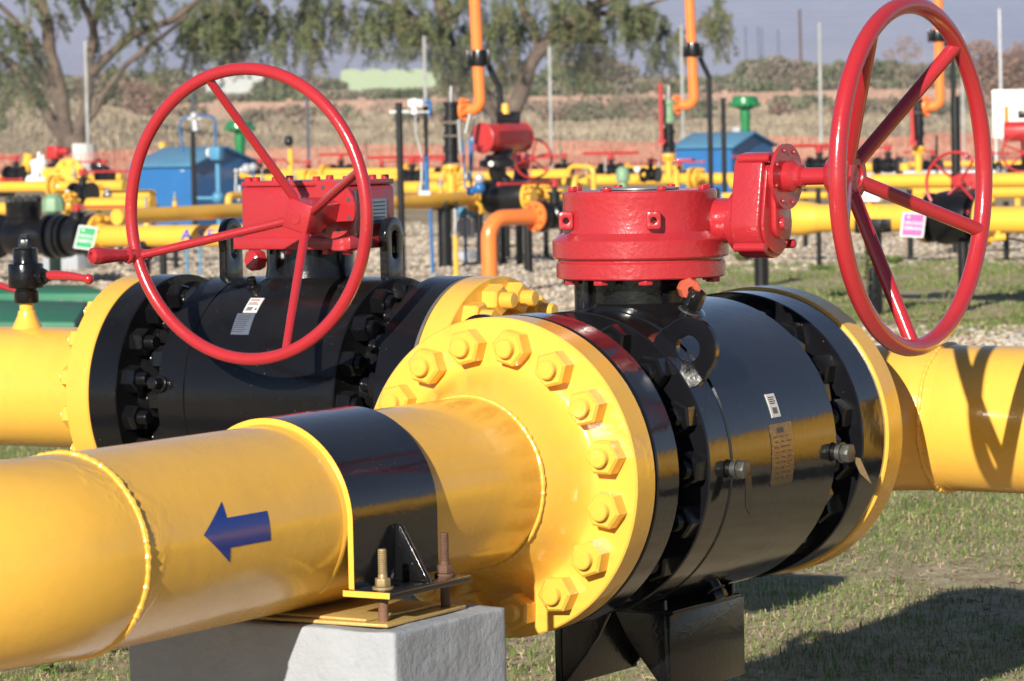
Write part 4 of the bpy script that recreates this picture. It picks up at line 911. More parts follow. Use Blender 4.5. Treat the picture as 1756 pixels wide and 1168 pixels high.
# ---- thicket beyond the wall
def leafmass(name, items, mats, label, cat, kind=None, group=None, leaf=.16):
    vs = []; fs = []; mi = []
    for (x, y, rx, ry, D, n, m) in items:
        for _ in range(n):
            a = random.uniform(0, 2 * PI); q = random.random() ** .45; b = random.uniform(-1, 1); bump = 1 + .35 * noise.noise(Vector((math.cos(a) * 2, math.sin(a) * 2, x * .1)))
            p = at(x + math.cos(a) * q * rx * bump, y + math.sin(a) * q * ry * bump, D + b * rx / FPX * D * .8 * (1 - q * .5)); d = Vector((random.uniform(-1, 1), random.uniform(-1, 1), random.uniform(-.6, 1))).normalized()
            tri_leaves(vs, fs, p, d, leaf * random.uniform(.6, 1.6), leaf * .35); mi.append(m if random.random() < .75 else random.randrange(len(mats)))
    o = MB().add(vs, fs).build(name, mats, None, flat=True); o.data.polygons.foreach_set('material_index', mi); return tag(o, label, cat, group, kind)
random.seed(5)
bl = [leaf_mat('thicket_' + k, a, b, .2, .12) for k, a, b in (('olive', (.15, .165, .085), (.24, .25, .14)), ('brown', (.24, .20, .14), (.34, .28, .20)), ('green', (.12, .155, .065), (.18, .22, .10)), ('rust', (.30, .19, .14), (.40, .27, .20)))]
it = []
for x in range(-60, 1830, 34):
    hh = 22 + 16 * noise.noise(Vector((x * .011, 0, 0))) + (8 if 1290 < x < 1450 else 0) + (12 if x < 330 else 0) + (12 if 940 < x < 1060 else 0) - (8 if 1080 < x < 1280 else 0) - (20 if (560 < x < 800 or 280 < x < 460) else 0)
    it.append((x + random.uniform(-12, 12), h0(x) - 62 - hh * .5, 46, hh * .95, random.uniform(225, 290), 3600, random.choice([0, 0, 1, 2, 0, 1])))
    it.append((x + random.uniform(-12, 12), h0(x) - 52, 40, 15, 215, 1200, random.choice([0, 1, 1, 2])))
leafmass('thicket', it, bl, 'low olive and brown thicket beyond the brick wall', 'bushes', kind='stuff', leaf=.30)
def small_tree(label, x, ybase, D, trunk, limbs, items, mats, leaf):
    b0 = at(x, ybase, D); t = thing('tree', label, 'tree', b0); mb = MB(); 
    for l, w0, w1 in trunk + limbs: limb(mb, l, D, w0, w1, .02)
    mb.build('trunk', bark2, t, angle=60); vs = []; fs = []; mi = []
    for (cx, cy, rx, ry, n) in items:
        for _ in range(n):
            a = random.uniform(0, 2 * PI); q = random.random() ** .5; p = at(cx + math.cos(a) * q * rx, cy + math.sin(a) * q * ry, D + random.uniform(-1.5, 1.5)); tri_leaves(vs, fs, p, Vector((random.uniform(-1, 1), random.uniform(-1, 1), random.uniform(-1, .5))).normalized(), leaf * random.uniform(.6, 1.4), leaf * .4)
    MB().add(vs, fs).build('crown', mats, t, flat=True); return t
small_tree('thin bare young tree with sparse reddish leaves right of centre behind the handwheel', 1548, 200, 150, [([(1548, 200), (1550, 150), (1552, 100), (1556, 60)], 5, 2)], [([(1550, 140), (1530, 110), (1520, 88)], 2.5, 1.2), ([(1552, 110), (1572, 90), (1580, 72)], 2.5, 1), ([(1553, 90), (1540, 70)], 2, 1)],
    [(1525, 92, 10, 8, 60), (1552, 80, 16, 22, 130), (1572, 88, 10, 12, 60), (1556, 125, 22, 18, 70)], [bl[3]], .12)
small_tree('rusty brown leafed tree at the right edge beyond the fence', 1720, 210, 160, [([(1722, 210), (1720, 150), (1716, 110)], 8, 4)], [([(1720, 150), (1690, 110), (1680, 90)], 4, 2), ([(1720, 140), (1755, 105)], 4, 2)],
    [(1680, 95, 30, 28, 800), (1715, 120, 45, 34, 1500), (1760, 110, 40, 40, 1400), (1700, 150, 50, 20, 900)], [bl[3]], .16)
small_tree('dull brown bushy tree left of the left tree trunk', 30, 225, 150, [([(30, 225), (34, 190), (30, 160)], 6, 3)], [([(34, 190), (10, 165)], 3, 1.5)], [(20, 165, 40, 22, 700), (60, 160, 30, 18, 500)], [bl[1]], .16)
small_tree('reddish brown bare bush behind the left handwheel top', 262, 225, 150, [([(262, 225), (262, 190), (256, 150)], 4, 2)], [([(262, 195), (240, 160)], 3, 1.5), ([(262, 190), (285, 155)], 3, 1.5)], [(250, 170, 40, 26, 900), (285, 165, 30, 22, 500), (225, 150, 22, 18, 300)], [bl[3]], .16)
# ---- dry tufts on the bank
dm = [leaf_mat('dry_tuft_pale', (.42, .345, .24), (.54, .45, .32), .2, .3), leaf_mat('dry_tuft_brown', (.33, .26, .18), (.43, .35, .25), .2, .3)]
vs = []; fs = []; mi = []; random.seed(9)
for _ in range(34000):
    D = random.uniform(112, 200); s = random.uniform(-.16 * D, .16 * D); den = noise.noise(Vector((s * .16, D * .12, 3))); z = terrain(s, D); p = SD(s, D, z)
    if den < -.25 and random.random() < .6: continue
    hgt = random.uniform(.05, .20) * (1 + max(0, den) * 2.2); m = 0 if noise.noise(Vector((s * .1, D * .08, 8))) + random.uniform(-.3, .3) < .12 else 1
    for __ in range(4):
        a = random.uniform(0, 2 * PI); d = Vector((math.cos(a), math.sin(a), 0)); k = len(vs); w = random.uniform(.02, .05); vs += [p - d * w, p + d * w, p + Vector((random.uniform(-.2, .2), random.uniform(-.2, .2), 1)) * hgt]; fs.append((k, k + 1, k + 2)); mi.append(m)
o = MB().add(vs, fs).build('dry_grass', dm, None, loc=(0, 0, 0), flat=True); o.data.polygons.foreach_set('material_index', mi); tag(o, 'tall dry straw coloured grass covering the bank in front of the wall', 'dry grass', kind='stuff')
random.seed(63); it = []
for _ in range(70):
    x = random.uniform(-40, 1800); D = random.uniform(165, 198); it.append((x, at(x, 0, D) and h0(x) - (terrain((x - 878) / 6000 * D, D) + .25 - 1.15) * FPX / D, random.uniform(14, 46), random.uniform(8, 20), D, random.randint(120, 420), random.choice([0, 0, 1, 1, 3])))
leafmass('scrub', it, bl, 'low dull olive and brown scrub scattered over the dry bank', 'scrub', kind='stuff', leaf=.22)
# ---- orange safety net on thin stakes
M['net'] = paint('net_plastic', (.75, .13, .08), .6, 0, .1, 0, 5, spec=.2); M['stake'] = paint('dark_stake', (.05, .04, .035), .8, 0, .2, .1, 9)
nt_ = thing('safety_net', 'orange plastic safety netting stretched along stakes behind the yard', 'net', SD(0, 84, 0)); mb = MB(); DN = 84
H_ = .78; s0, s1 = -15, 15
def netz(s, t): return t * (H_ + .035 * math.sin(s * 1.3) + .04 * noise.noise(Vector((s * .8, 0, 2)))) + .02 + terrain(s, DN)
def nety(s): return .15 * noise.noise(Vector((s * .3, 1, 1)))
for i in range(int((s1 - s0) / .125)):
    s = s0 + i * .125; mb.box(SD(s, DN + nety(s), netz(s, .5)), (.018, .005, netz(s, 1) - netz(s, 0)), SH, FH, Z)
for j in range(11):
    t = j / 10
    for i in range(75):
        a = SD(s0 + i * .4, DN + nety(s0 + i * .4), netz(s0 + i * .4, t)); b_ = SD(s0 + i * .4 + .4, DN + nety(s0 + i * .4 + .4), netz(s0 + i * .4 + .4, t)); d = (b_ - a).normalized(); mb.box((a + b_) / 2, ((b_ - a).length, .005, .011), d, d.cross(Z).normalized() * -1, Z)
mb.build('net', M['net'], nt_)
for s in (-11.6, -7.9, -3.4, 1.25, 5.9, 9.9, 13.2): MB().cyl(SD(s, DN - .03, -.05), SD(s, DN - .03, 1.02), .012, 6).build('stake', M['stake'], nt_)
# ---- chain link fence on tall posts with cranked tops
DF = 72; fe = thing('chain_link_fence', 'tall chain link fence on pale posts with angled tops across the background', 'fence', SD(0, DF, 0))
posts = [(-100, 70, 'white'), (146, 70, 'post_pale'), (328, 92, 'stake2'), (525, 88, 'stake2'), (727, 62, 'post_pale'), (942, 80, 'post_pale'), (1168, 42, 'post_pale'), (1405, 38, 'post_pale'), (1650, 60, 'post_pale'), (1900, 30, 'galv')]
M['wire'] = paint('weathered_wire', (.16, .17, .18), .6, 0, .2, .05, 9); M['post_pale'] = paint('pale_post', (.34, .35, .34), .8, 0, .25, .1, 5, dirt=.3); M['stake2'] = paint('dark_blue_post', (.05, .06, .09), .6, 0, .2, .05, 9)
ft_ = []
for x, y, m in posts:
    top = at(x, y, DF); b_ = Vector((top.x, top.y, 0)) + SH * 0.0; ft_.append(top); 
    o = MB().box((top + b_) / 2, (.062, .062, top.z), SH, FH, Z).build('post', M[m], fe, bevel=.008, seg=1)
    if x > 1000:
        for s in (-1, 1): MB().box(top + SH * .11 * s + Z * .11, (.012, .012, .31), (SH * 1 - Z * s).normalized(), FH, (Z + SH * s).normalized()).build('arm', M['wire'], o)
mb = MB(); zt = 2.85; S0, S1 = -12.6, 14.6
def wire(a, b, r): 
    d = (b - a).normalized(); x = d.cross(FH).normalized(); mb.add([a + x * r, a - x * r * .5 + FH * r, a - x * r * .5 - FH * r, b + x * r, b - x * r * .5 + FH * r, b - x * r * .5 - FH * r], [(0, 1, 4, 3), (1, 2, 5, 4), (2, 0, 3, 5)])
p_ = .095
k0 = int((S1 - S0 + zt) / p_)
for k in range(k0):
    for sg in (1, -1):
        sa = S0 - zt + k * p_; a0_, a1_ = max(sa, S0), min(sa + zt, S1)
        if a1_ - a0_ < .02: continue
        if sg > 0: wire(SD(a0_, DF, a0_ - sa + .02), SD(a1_, DF, a1_ - sa + .02), .0019)
        else: wire(SD(a0_, DF + .006, zt - (a0_ - sa)), SD(a1_, DF + .006, zt - (a1_ - sa)), .0019)
for z in (.05, 1.4, 2.85): wire(SD(S0, DF - .01, z), SD(S1, DF - .01, z), .0025)
mb.build('wire_mesh', M['wire'], fe)
mb = MB()
for z, ds in ((3.15, 0), (3.3, 0), (3.42, 0)): wire(SD(3.2, DF, z), SD(S1, DF, z), .0022)
mb.build('barbed_wire', M['wire'], fe)
# ---- poles far away
def pole(label, x, y0, y1, D, w, mat, arm=False, group=None):
    a = at(x, y1, D); b_ = at(x - 3, y0, D); t = thing('utility_pole', label, 'pole', a, group); MB().cyl(a - Z * 2, b_, w / 2 * D / FPX, 10, r2=w * .38 * D / FPX).build('shaft', M[mat], t)
    if arm: MB().box(b_ - Z * .6, (2.2, .12, .12), SH, FH, Z).build('crossarm', M[mat], t)
    return t
pole('brown wooden utility pole rising from the thicket right of the middle tree', 1374, 16, 130, 240, 6, 'wood')
pole('grey pole beyond the fence near the right edge', 1717, 15, 160, 130, 7, 'galv')
for x, y in ((1281, 45), (1303, 46), (1309, 48), (1337, 50)): pole('faint thin pole of the row seen through the haze', x, y, 135, 900, 2.4, 'stake2', group='faint far poles in a row')
# ================================================================== YARD EQUIPMENT BEHIND
random.seed(31)
def P3(x, y, D): return at(x, y, D)
def zfor(x, y, D): return at(x, y, D).z
def disc_flange(parent, c, ax, r, mat, t=.03, nb=8, name='flange', both=False):
    ax = Vector(ax).normalized(); mb = MB().lathe(c, ax, [(r * .3, 0), (r * .985, 0), (r, t * .08), (r, t * .92), (r * .985, t), (r * .62, t), (r * .5, t * 1.9), (r * .3, t * 1.9)], 36)
    x, y, z = basis(ax); c = Vector(c)
    for i in range(nb):
        a = 2 * PI * (i + .5) / nb; p = c + (x * math.cos(a) + y * math.sin(a)) * r * .80; mb.cyl(p + ax * t * .9, p + ax * (t * 1.75), r * .125, 6).cyl(p + ax * t * 1.7, p + ax * t * 2.1, r * .06, 8)
    return mb.build(name, mat, parent, angle=35)
def pipe_thing(label, pts, d, mat='yellow_bg', flanges=(), bend=None, group=None, name='pipe_run', cat='pipe', straps=()):
    pts = [Vector(p) for p in pts]; c = sum(pts, Vector()) / len(pts); t = thing(name, label, cat, (c.x, c.y, 0), group)
    P = fillet(pts, bend or d * 1.5, 8) if len(pts) > 2 else pts
    MB().tube(P, d / 2, 28).build('pipe', M[mat], t)
    for f in flanges:
        c_, ax = f[0], f[1]; disc_flange(t, c_, ax, (f[2] if len(f) > 2 else d * 1.02), M[mat])
    return t
def support(label, top, r, mat='black_bg', group='black pipe support posts', saddle=None):
    top = Vector(top); b_ = Vector((top.x, top.y, 0)); t = thing('support_post', label, 'post', b_, group)
    MB().cyl(b_, top, r, 20).build('post', M[mat], t); MB().box(b_ + Z * .008, (r * 3.4, r * 3.4, .016)).build('base_plate', M[mat], t, bevel=.002)
    if saddle: MB().box(top + Z * -.01, (saddle, r * 2.6, .03)).box(top + Z * .02 + Y * r * 1.3, (saddle, .012, .07)).box(top + Z * .02 - Y * r * 1.3, (saddle, .012, .07)).build('saddle', M[mat], t, bevel=.002)
    return t
def ball_valve(label, c, ax, d, L, lever=None, ldir=None, lh=.1, group='small black ball valves with red levers', tee=False, blk='black_bg'):
    """c: centre; d: pipe diameter; L: length; lever: length"""
    c = Vector(c); ax = Vector(ax).normalized(); t = thing('ball_valve', label, 'valve', (c.x, c.y, max(0, c.z - d * 1.3)), group); R_ = d * .98
    mb = MB().lathe(c - ax * L / 2, ax, [(d * .3, 0), (R_, 0), (R_, L * .13), (d * .55, L * .15), (d * .60, L * .27), (d * .80, L * .33), (d * .84, L * .5), (d * .80, L * .67), (d * .60, L * .73), (d * .55, L * .85), (R_, L * .87), (R_, L), (d * .3, L)], 32)
    x, y, z = basis(ax)
    for s in (.145, .84):
        for i in range(8):
            a = 2 * PI * (i + .5) / 8; p = c - ax * L / 2 + ax * L * s + (x * math.cos(a) + y * math.sin(a)) * R_ * .8; mb.cyl(p - ax * .0, p + ax * L * .045, R_ * .12, 6)
    b = mb.build('body', M[blk], t, angle=35); top = c + Z * (d * .8)
    MB().cyl(top - Z * d * .2, top + Z * lh * .45, d * .34, 16).cyl(top + Z * lh * .4, top + Z * lh * .55, d * .48, 16).cyl(top + Z * lh * .5, top + Z * lh, d * .18, 12).build('bonnet', M[blk], t)
    if lever:
        ld = Vector(ldir).normalized(); h = top + Z * lh
        if tee:
            l_ = MB().tube([h - ld * lever / 2 + Z * .02, h + Z * .02, h + ld * lever / 2 + Z * .02], [.016, .017, .016], 10).build('lever', M['red_bg'], t); MB().cyl(h - Z * .05, h + Z * .035, .030, 14).build('hub', M['red_bg'], l_)
        else:
            l_ = MB().box(h + ld * lever / 2, (lever, .032, .018), ld, Z.cross(ld).normalized(), Z).build('lever', M['red_bg'], t, bevel=.004); MB().cyl(h - Z * .03, h + Z * .022, .032, 14).build('hub', M['red_bg'], l_)
            MB().sphere(h + ld * lever, .018, 10, 6).build('lever_knob', M['red_bg'], l_)
    return t
def bg_wheel(parent, c, ax, R_, rt, nsp, ph, hub, mat='red_bg', sp=None):
    x, y, z = basis(ax); c = Vector(c); hub = Vector(hub); w = MB().torus(c, ax, R_, rt, 56, 10).build('handwheel', M[mat], parent)
    for k in range(nsp):
        a = ph + 2 * PI * k / nsp; d = x * math.cos(a) + y * math.sin(a); MB().cyl(hub + d * rt, c + d * (R_ - rt * .3), sp or rt * .8, 10).build('spoke', M[mat], w)
    MB().lathe(hub - z * rt * 2.5, z, [(rt * 2.2, 0), (rt * 2.6, rt), (rt * 2.6, rt * 4), (rt * 1.2, rt * 5), (0, rt * 5)], 18).build('hub', M[mat], w); return w

# ---- lettered pipe on the left with its black valves and green sign
zA = zfor(180, 405, 27); cA = P3(180, 405, 27)
def onX(c, x_px):                     # point of the line through c along X that is seen at column x_px
    lo, hi = -30.0, 30.0
    for _ in range(60):
        m = (lo + hi) / 2; p = Vector(c) + X * m; v = p - CAM; q = PW / 2 + FPX * v.dot(RT) / v.dot(_fw)
        if q < x_px: lo = m
        else: hi = m
    return Vector(c) + X * lo
def onY(c, x_px):
    lo, hi = -30.0, 30.0
    for _ in range(60):
        m = (lo + hi) / 2; p = Vector(c) + Y * m; v = p - CAM; q = PW / 2 + FPX * v.dot(RT) / v.dot(_fw)
        if q < x_px: lo = m
        else: hi = m
    return Vector(c) + Y * lo
e1 = onX(cA, 560)
tA = pipe_thing('yellow pipe lettered in blue behind the left handwheel', [onX(cA, 172), e1, Vector((e1.x, e1.y, -.2))], .170, flanges=[(onX(cA, 171), X, .178)])
txt = bpy.data.curves.new('lettering', 'FONT'); txt.body = 'A SETAR'; txt.size = .118; txt.extrude = 0; txt.resolution_u = 3; txt.offset = .003; txt.space_character = 1.15
to = bpy.data.objects.new('lettering_tmp', txt); COL.objects.link(to); dg = bpy.context.evaluated_depsgraph_get(); me = bpy.data.meshes.new_from_object(to.evaluated_get(dg)); bpy.data.objects.remove(to)
bm = bmesh.new(); bm.from_mesh(me); bmesh.ops.subdivide_edges(bm, edges=[e for e in bm.edges if e.calc_length() > .02], cuts=3, use_grid_fill=True); bmesh.ops.triangulate(bm, faces=bm.faces)
l0 = onX(cA, 322)
for v in bm.verts:
    a = (v.co.y - .052) / .085 + .30; q = Vector((l0.x + v.co.x * 1.25, l0.y - .0865 * math.cos(a), l0.z + .0865 * math.sin(a))); v.co = q - root_loc(tA)
bm.to_mesh(me); bm.free(); me.materials.clear(); me.materials.append(M['blue_glossy']); lo_ = bpy.data.objects.new('lettering', me); COL.objects.link(lo_); lo_.parent = tA
MB().lathe(onX(cA, 170), -X, [(.05, .002), (.178, .002), (.178, .035), (.17, .037), (.08, .04)], 36).build('counter_flange', M['black_bg'], tA)
ball_valve('black flanged ball valve left of the green sign, with a long red bar lever', onX(cA, 133) , X, .175, .36, .50, X + Y * .05, .085)
cv = onX(cA, 42); t = thing('check_valve', 'stout black check valve with toothed bolted cap at the left edge', 'valve', (cv.x, cv.y, 0))
MB().lathe(cv - X * .30, X, [(.06, 0), (.175, 0), (.175, .045), (.10, .05), (.105, .10), (.15, .18), (.155, .30), (.15, .42), (.105, .50), (.10, .55), (.175, .555), (.175, .60), (.06, .60)], 36).build('body', M['black_rough'], t, angle=35)
MB().lathe(cv + Z * .05, Z, [(.12, 0), (.125, .09), (.142, .10), (.142, .165), (.144, .168), (.144, .225), (.13, .23), (0, .23)], 36).build('cap', M['black_rough'], t, angle=35)
for k in range(12): a = 2 * PI * k / 12; q = cv + Z * .27 + Vector((math.cos(a), math.sin(a), 0)) * .122; MB().cyl(q, q + Z * .035, .021, 6).cyl(q + Z * .03, q + Z * .05, .010, 8).build('cap_nut', M['black_bg'], t)
MB().lathe(cv + X * .345, X, [(.05, 0), (.172, 0), (.172, .035), (.09, .04), (.09, .07), (.165, .075), (.165, .10), (.05, .10)], 32).build('spacer', M['black_bg'], t)
pipe_thing('yellow pipe leaving the frame left of the check valve', [cv - X * .31, cv - X * 3], .170, flanges=[(cv - X * .31, -X, .178)])
bk = P3(120, 459, 0.0 + 27.5); bk.z = 0
def block(label, x0, x1, ytop, ybot, D, mat='concrete', dy=.3, group=None):
    a = P3(x0, ybot, D); b_ = P3(x1, ybot, D); w = (b_ - a).length; c = (a + b_) / 2; zt = P3((x0 + x1) / 2, ytop, D).z; c.z = 0; m = MB().box(c + Z * (zt / 2 - .01), (w, dy, zt + .02)); o = m.build('concrete_block', M[mat], None, bevel=.012, loc=c); tag(o, label, 'block', group); return o
block('whitish concrete block under the black valves on the left', 82, 160, 432, 459, 30.5)
support('short thick black support under the lettered pipe beside the left wheel rim', onX(cA, 245) - Z * .085 + Z * 0, .055, saddle=.16)
support('thin black support right of the short thick one under the lettered pipe', onX(cA, 279) - Z * .085, .028)
def sign(name, label, quad, D, mat, lines, cat='sign', tilt=None):
    """quad: photo corners tl, tr, br, bl"""
    q = [P3(x, y, D) for x, y in quad]; c = sum(q, Vector()) / 4; ux = (q[1] - q[0]).normalized(); w = (q[1] - q[0]).length; h = (q[0] - q[3]).length; uz = (q[0] - q[3]).normalized(); n = ux.cross(uz).normalized()
    if n.dot(CAM - c) < 0: n = -n
    t = thing(name, label, cat, c); MB().box(c, (w, h, .004), ux, uz, n).build('panel', M['white'], t); MB().box(c + n * .0032, (w * .86, h * .88, .002), ux, uz, n).build('face', M[mat], t)
    for i, s in enumerate(lines):
        k = bpy.data.curves.new('w', 'FONT'); k.body = s; k.size = h * .17; k.align_x = 'CENTER'; k.offset = h * .004; o_ = bpy.data.objects.new('w', k); COL.objects.link(o_); dg = bpy.context.evaluated_depsgraph_get(); me = bpy.data.meshes.new_from_object(o_.evaluated_get(dg)); bpy.data.objects.remove(o_)
        wx = max(v.co.x for v in me.vertices) - min(v.co.x for v in me.vertices); sc = min(1.4, w * .78 / wx)
        for v in me.vertices: v.co = c + n * .0052 + ux * v.co.x * sc + uz * (v.co.y + h * (.02 - i * .22)) - root_loc(t)
        me.materials.clear(); me.materials.append(M['white']); w_ = bpy.data.objects.new('lettering', me); COL.objects.link(w_); w_.parent = t
    MB().lathe(c + n * .0045 - ux * w * .22 + uz * h * .31, n, [(0, 0), (h * .05, 0), (h * .05, .001), (0, .001)], 16).build('emblem', M['white'], t)
    return t
sign('valve_sign', 'small tilted green sign reading VALVULA ABIERTA on the lettered pipe', [(136, 386), (168, 390), (158, 429), (126, 425)], 26.0, 'sign_green', ['VALVULA', 'ABIERTA'])
sign('valve_sign', 'small tilted pink sign reading VALVULA CERRADA below the far right handwheel', [(1548, 364), (1588, 366), (1583, 406), (1543, 406)], 21.0, 'pink', ['VALVULA', 'CERRADA'])
# ---- pipe running away behind the left valve (along Y) and its supports
c1 = P3(223, 371, 25.6)
pY = pipe_thing('yellow pipe running behind the left handwheel towards the centre of the yard', [onY(c1, 200), onY(c1, 824)], .115, flanges=[(onY(c1, 822), -Y, .132)])
MB().lathe(onY(c1, 700), Y, [(.0577, 0), (.0640, .25), (.0640, .8), (.0577, .85)], 28).build('sleeve', M['yellow_bg'], pY)
support('broad black support post under the pipe running away, left of the yellow rod', onY(c1, 762) - Z * .055, .060, saddle=.16)
support('black post beside the broad support post', onY(c1, 778) - Z * .06 + Y * .4, .030)
for x, y, D, yb, w, lab in ((868, 365, 31, 452, 9, 'black post just right of the orange elbow pipe'), (890, 372, 29.5, 465, 10, 'middle black post right of the orange elbow pipe'), (905, 380, 28, 478, 12, 'nearest black post right of the orange elbow pipe'), (850, 372, 30, 458, 9, 'black post close behind the orange elbow pipe'), (967, 392, 27, 470, 12, 'black post left of the round red gearbox')):
    support(lab, P3(x, y, D), w / 2 * D / FPX * 1.3)
support('thick black post under the far pipe right of the round red gearbox', P3(1305, 400, 24.5), .052)
support('thick black post under the right pipe with a saddle on top', P3(1497, 392, 20.6), .052, saddle=.17)
support('black stub post right under the far right black valve', P3(1652, 415, 21), .035)
# tall black post with a small bracket
def tall_post(label, x, y0, yb, D, w, bracket=False, x1=None, group='tall black posts'):
    top = P3(x, y0, D); b_ = Vector((top.x, top.y, 0)); t = thing('tall_post', label, 'post', b_, group); MB().cyl(b_, top, w / 2 * D / FPX, 16).build('post', M['black_bg'], t)
    MB().lathe(b_, Z, [(w * D / FPX, 0), (w * D / FPX, .02), (0, .02)], 16).build('base_plate', M['black_bg'], t)
    if bracket: MB().box(top - Z * .07, (.15, .02, .022), SH, FH, Z).box(top - Z * .075 + SH * .15, (.16, .012, .012), SH, FH, Z).build('bracket', M['galv'], t)
    return t
tall_post('tall black post with a pale bracket right of the left valve', 684, 176, 475, 27, 12, True)
tall_post('tall black post left of the right blue shed corner', 1240, 168, 300, 31, 8.5)
tall_post('broad tall black post behind the right handwheel', 1638, 165, 300, 30, 16)
# ---- orange bent pipe with flange and black valve
c2 = P3(921, 371, 24.4); z2_ = c2.z
ol = P3(836, 386, 24.0)
pe = [c2 + Vector((.0, .0, 0)), P3(838, 384, 24.1), None]
pe[1].z = c2.z; pe[2] = Vector((pe[1].x, pe[1].y, -.1)); od = (pe[1] - c2).normalized()
pipe_thing('orange bent pipe rising from the gravel between the two big valves', pe, .112, 'orange', flanges=[(c2 - od * 0, od, .105)], bend=.14)
ball_valve('black valve with flat red lever joined to the orange bent pipe', c2 - od * .17, od, .115, .30, .52, od, .14)
# ---- actuated valve in the middle
cM = P3(872, 338, 29.3); ax = Vector((1, -.0, 0)); t = thing('actuated_valve', 'black valve with big red pneumatic actuator and yellow end flanges in mid yard', 'valve', (cM.x, cM.y, 0))
MB().lathe(cM - X * .19, X, [(.05, 0), (.13, 0), (.14, .06), (.142, .32), (.13, .38), (.05, .38)], 36).build('body', M['black_bg'], t)
disc_flange(t, cM - X * .19, -X, .145, M['yellow_bg']); disc_flange(t, cM + X * .19, X, .13, M['yellow_bg'])
MB().cyl(cM + Z * .12, P3(855, 300, 29.3), .05, 18).build('stem_housing', M['black_bg'], t)
g_ = P3(853, 292, 29.3); MB().lathe(g_ - Z * .03, Z, [(.05, -.06), (.075, .0), (.075, .05), (.155, .06), (.155, .11), (.11, .125), (.09, .16), (.0, .16)], 30).build('gear_disc', M['black_bg'], t, angle=35)
MB().lathe(P3(842, 281, 29.1), (CAM - g_), [(0, 0), (.022, 0), (.022, .01), (0, .012)], 16).build('dial', M['white'], t)
aL, aR = P3(822, 237, 29.1), P3(822, 237, 29.1); adir = Vector((.12, .99, 0)).normalized()
a0_ = P3(829, 237, 29.2); body_ax = adir; L_ = .50
xx, yy, zz = basis(body_ax); oct_ = [(math.cos(PI / 4 * i + PI / 8) * .130, math.sin(PI / 4 * i + PI / 8) * .125) for i in range(8)]
ab = MB().prism(oct_, a0_, xx, yy, body_ax * L_).build('actuator', M['red_bg'], t, bevel=.008)
MB().lathe(a0_ - body_ax * .028, body_ax, [(.0, 0), (.115, 0), (.128, .01), (.128, .03)], 30).build('end_cap', M['red_bg'], ab); MB().lathe(a0_ + body_ax * L_, body_ax, [(.128, 0), (.128, .02), (.115, .03), (0, .03)], 30).build('end_cap', M['red_bg'], ab)
for k in range(5): MB().box(a0_ + body_ax * (L_ / 2) + Vector((body_ax.y, -body_ax.x, 0)) * .131 + Z * (-.06 + k * .03), (L_ * .9, .012, .006), body_ax, Vector((body_ax.y, -body_ax.x, 0)), Z).build('rib', M['red_bg'], ab)
MB().cyl(a0_ + body_ax * .3 - Z * .12, g_ + Z * .08, .07, 16).build('coupling', M['black_bg'], t)
MB().box(a0_ + body_ax * .34 + Z * .155, (.22, .13, .07), body_ax).box(a0_ + body_ax * .34 + Z * .205, (.26, .10, .03), body_ax).build('switch_box', M['black_bg'], t, bevel=.006)
MB().cyl(a0_ + body_ax * .30 + Z * .20, a0_ + body_ax * .30 + Z * .285, .038, 14, r2=.030).build('beacon', M['yellow_bg'], t)
MB().tube(fillet([a0_ + body_ax * .1 + Z * .16, a0_ + body_ax * .0 + Z * .20, a0_ - body_ax * .12 + Z * .17, a0_ - body_ax * .16 - Z * .05], .04, 5), .008, 8).build('air_line', M['galv'], t)
# blue pipework and regulator bottle left of the actuator
t = thing('regulator_set', 'dark blue hoses and silver regulator hanging left of the red actuator', 'regulator', P3(800, 330, 29.4))
for x0, y0, x1, y1, w in ((794, 240, 797, 322, 4), (806, 235, 808, 324, 5), (798, 322, 812, 326, 5), (808, 300, 812, 235, 3)): MB().cyl(P3(x0, y0, 29.0), P3(x1, y1, 29.0), w / 2 * 29 / FPX, 10).build('hose', M['blue'], t)
MB().sphere(P3(822, 306, 28.9), .045, 14, 8).sphere(P3(801, 303, 28.9), .035, 14, 8).build('regulator', M['galv'], t)
MB().cyl(P3(787, 205, 29), P3(790, 262, 29), .022, 12).cyl(P3(806, 196, 29), P3(799, 228, 29), .020, 12).build('cylinder', M['steel'], t)
MB().sphere(P3(822, 322, 28.9), .05, 14, 8).sphere(P3(808, 328, 28.9), .04, 14, 8).build('filter', M['blue'], t)
# big spoked wheel and its gearbox right of the actuator
hw = P3(914, 272, 30.5); t = thing('wheel_valve', 'valve with six spoked red handwheel right of the red actuator', 'valve', (hw.x, hw.y, 0)); axw = Vector((-.15, -1, 0)).normalized()
axw = (Vector((.75, -.66, 0))).normalized()
bg_wheel(t, hw, axw, .170, .0105, 6, .3, hw - axw * .03, sp=.008)
MB().cyl(hw - axw * .3, hw, .022, 12).build('shaft', M['red_bg'], t); MB().box(hw - axw * .34 - Z * .03, (.14, .16, .13)).build('gearbox', M['red_bg'], t, bevel=.01)
MB().lathe(Vector((hw.x, hw.y, 0)) - axw * .36 + Z * (hw.z - .36), Z, [(.05, 0), (.11, .02), (.12, .10), (.08, .16), (.06, .27), (0, .27)], 24).build('body', M['black_bg'], t)
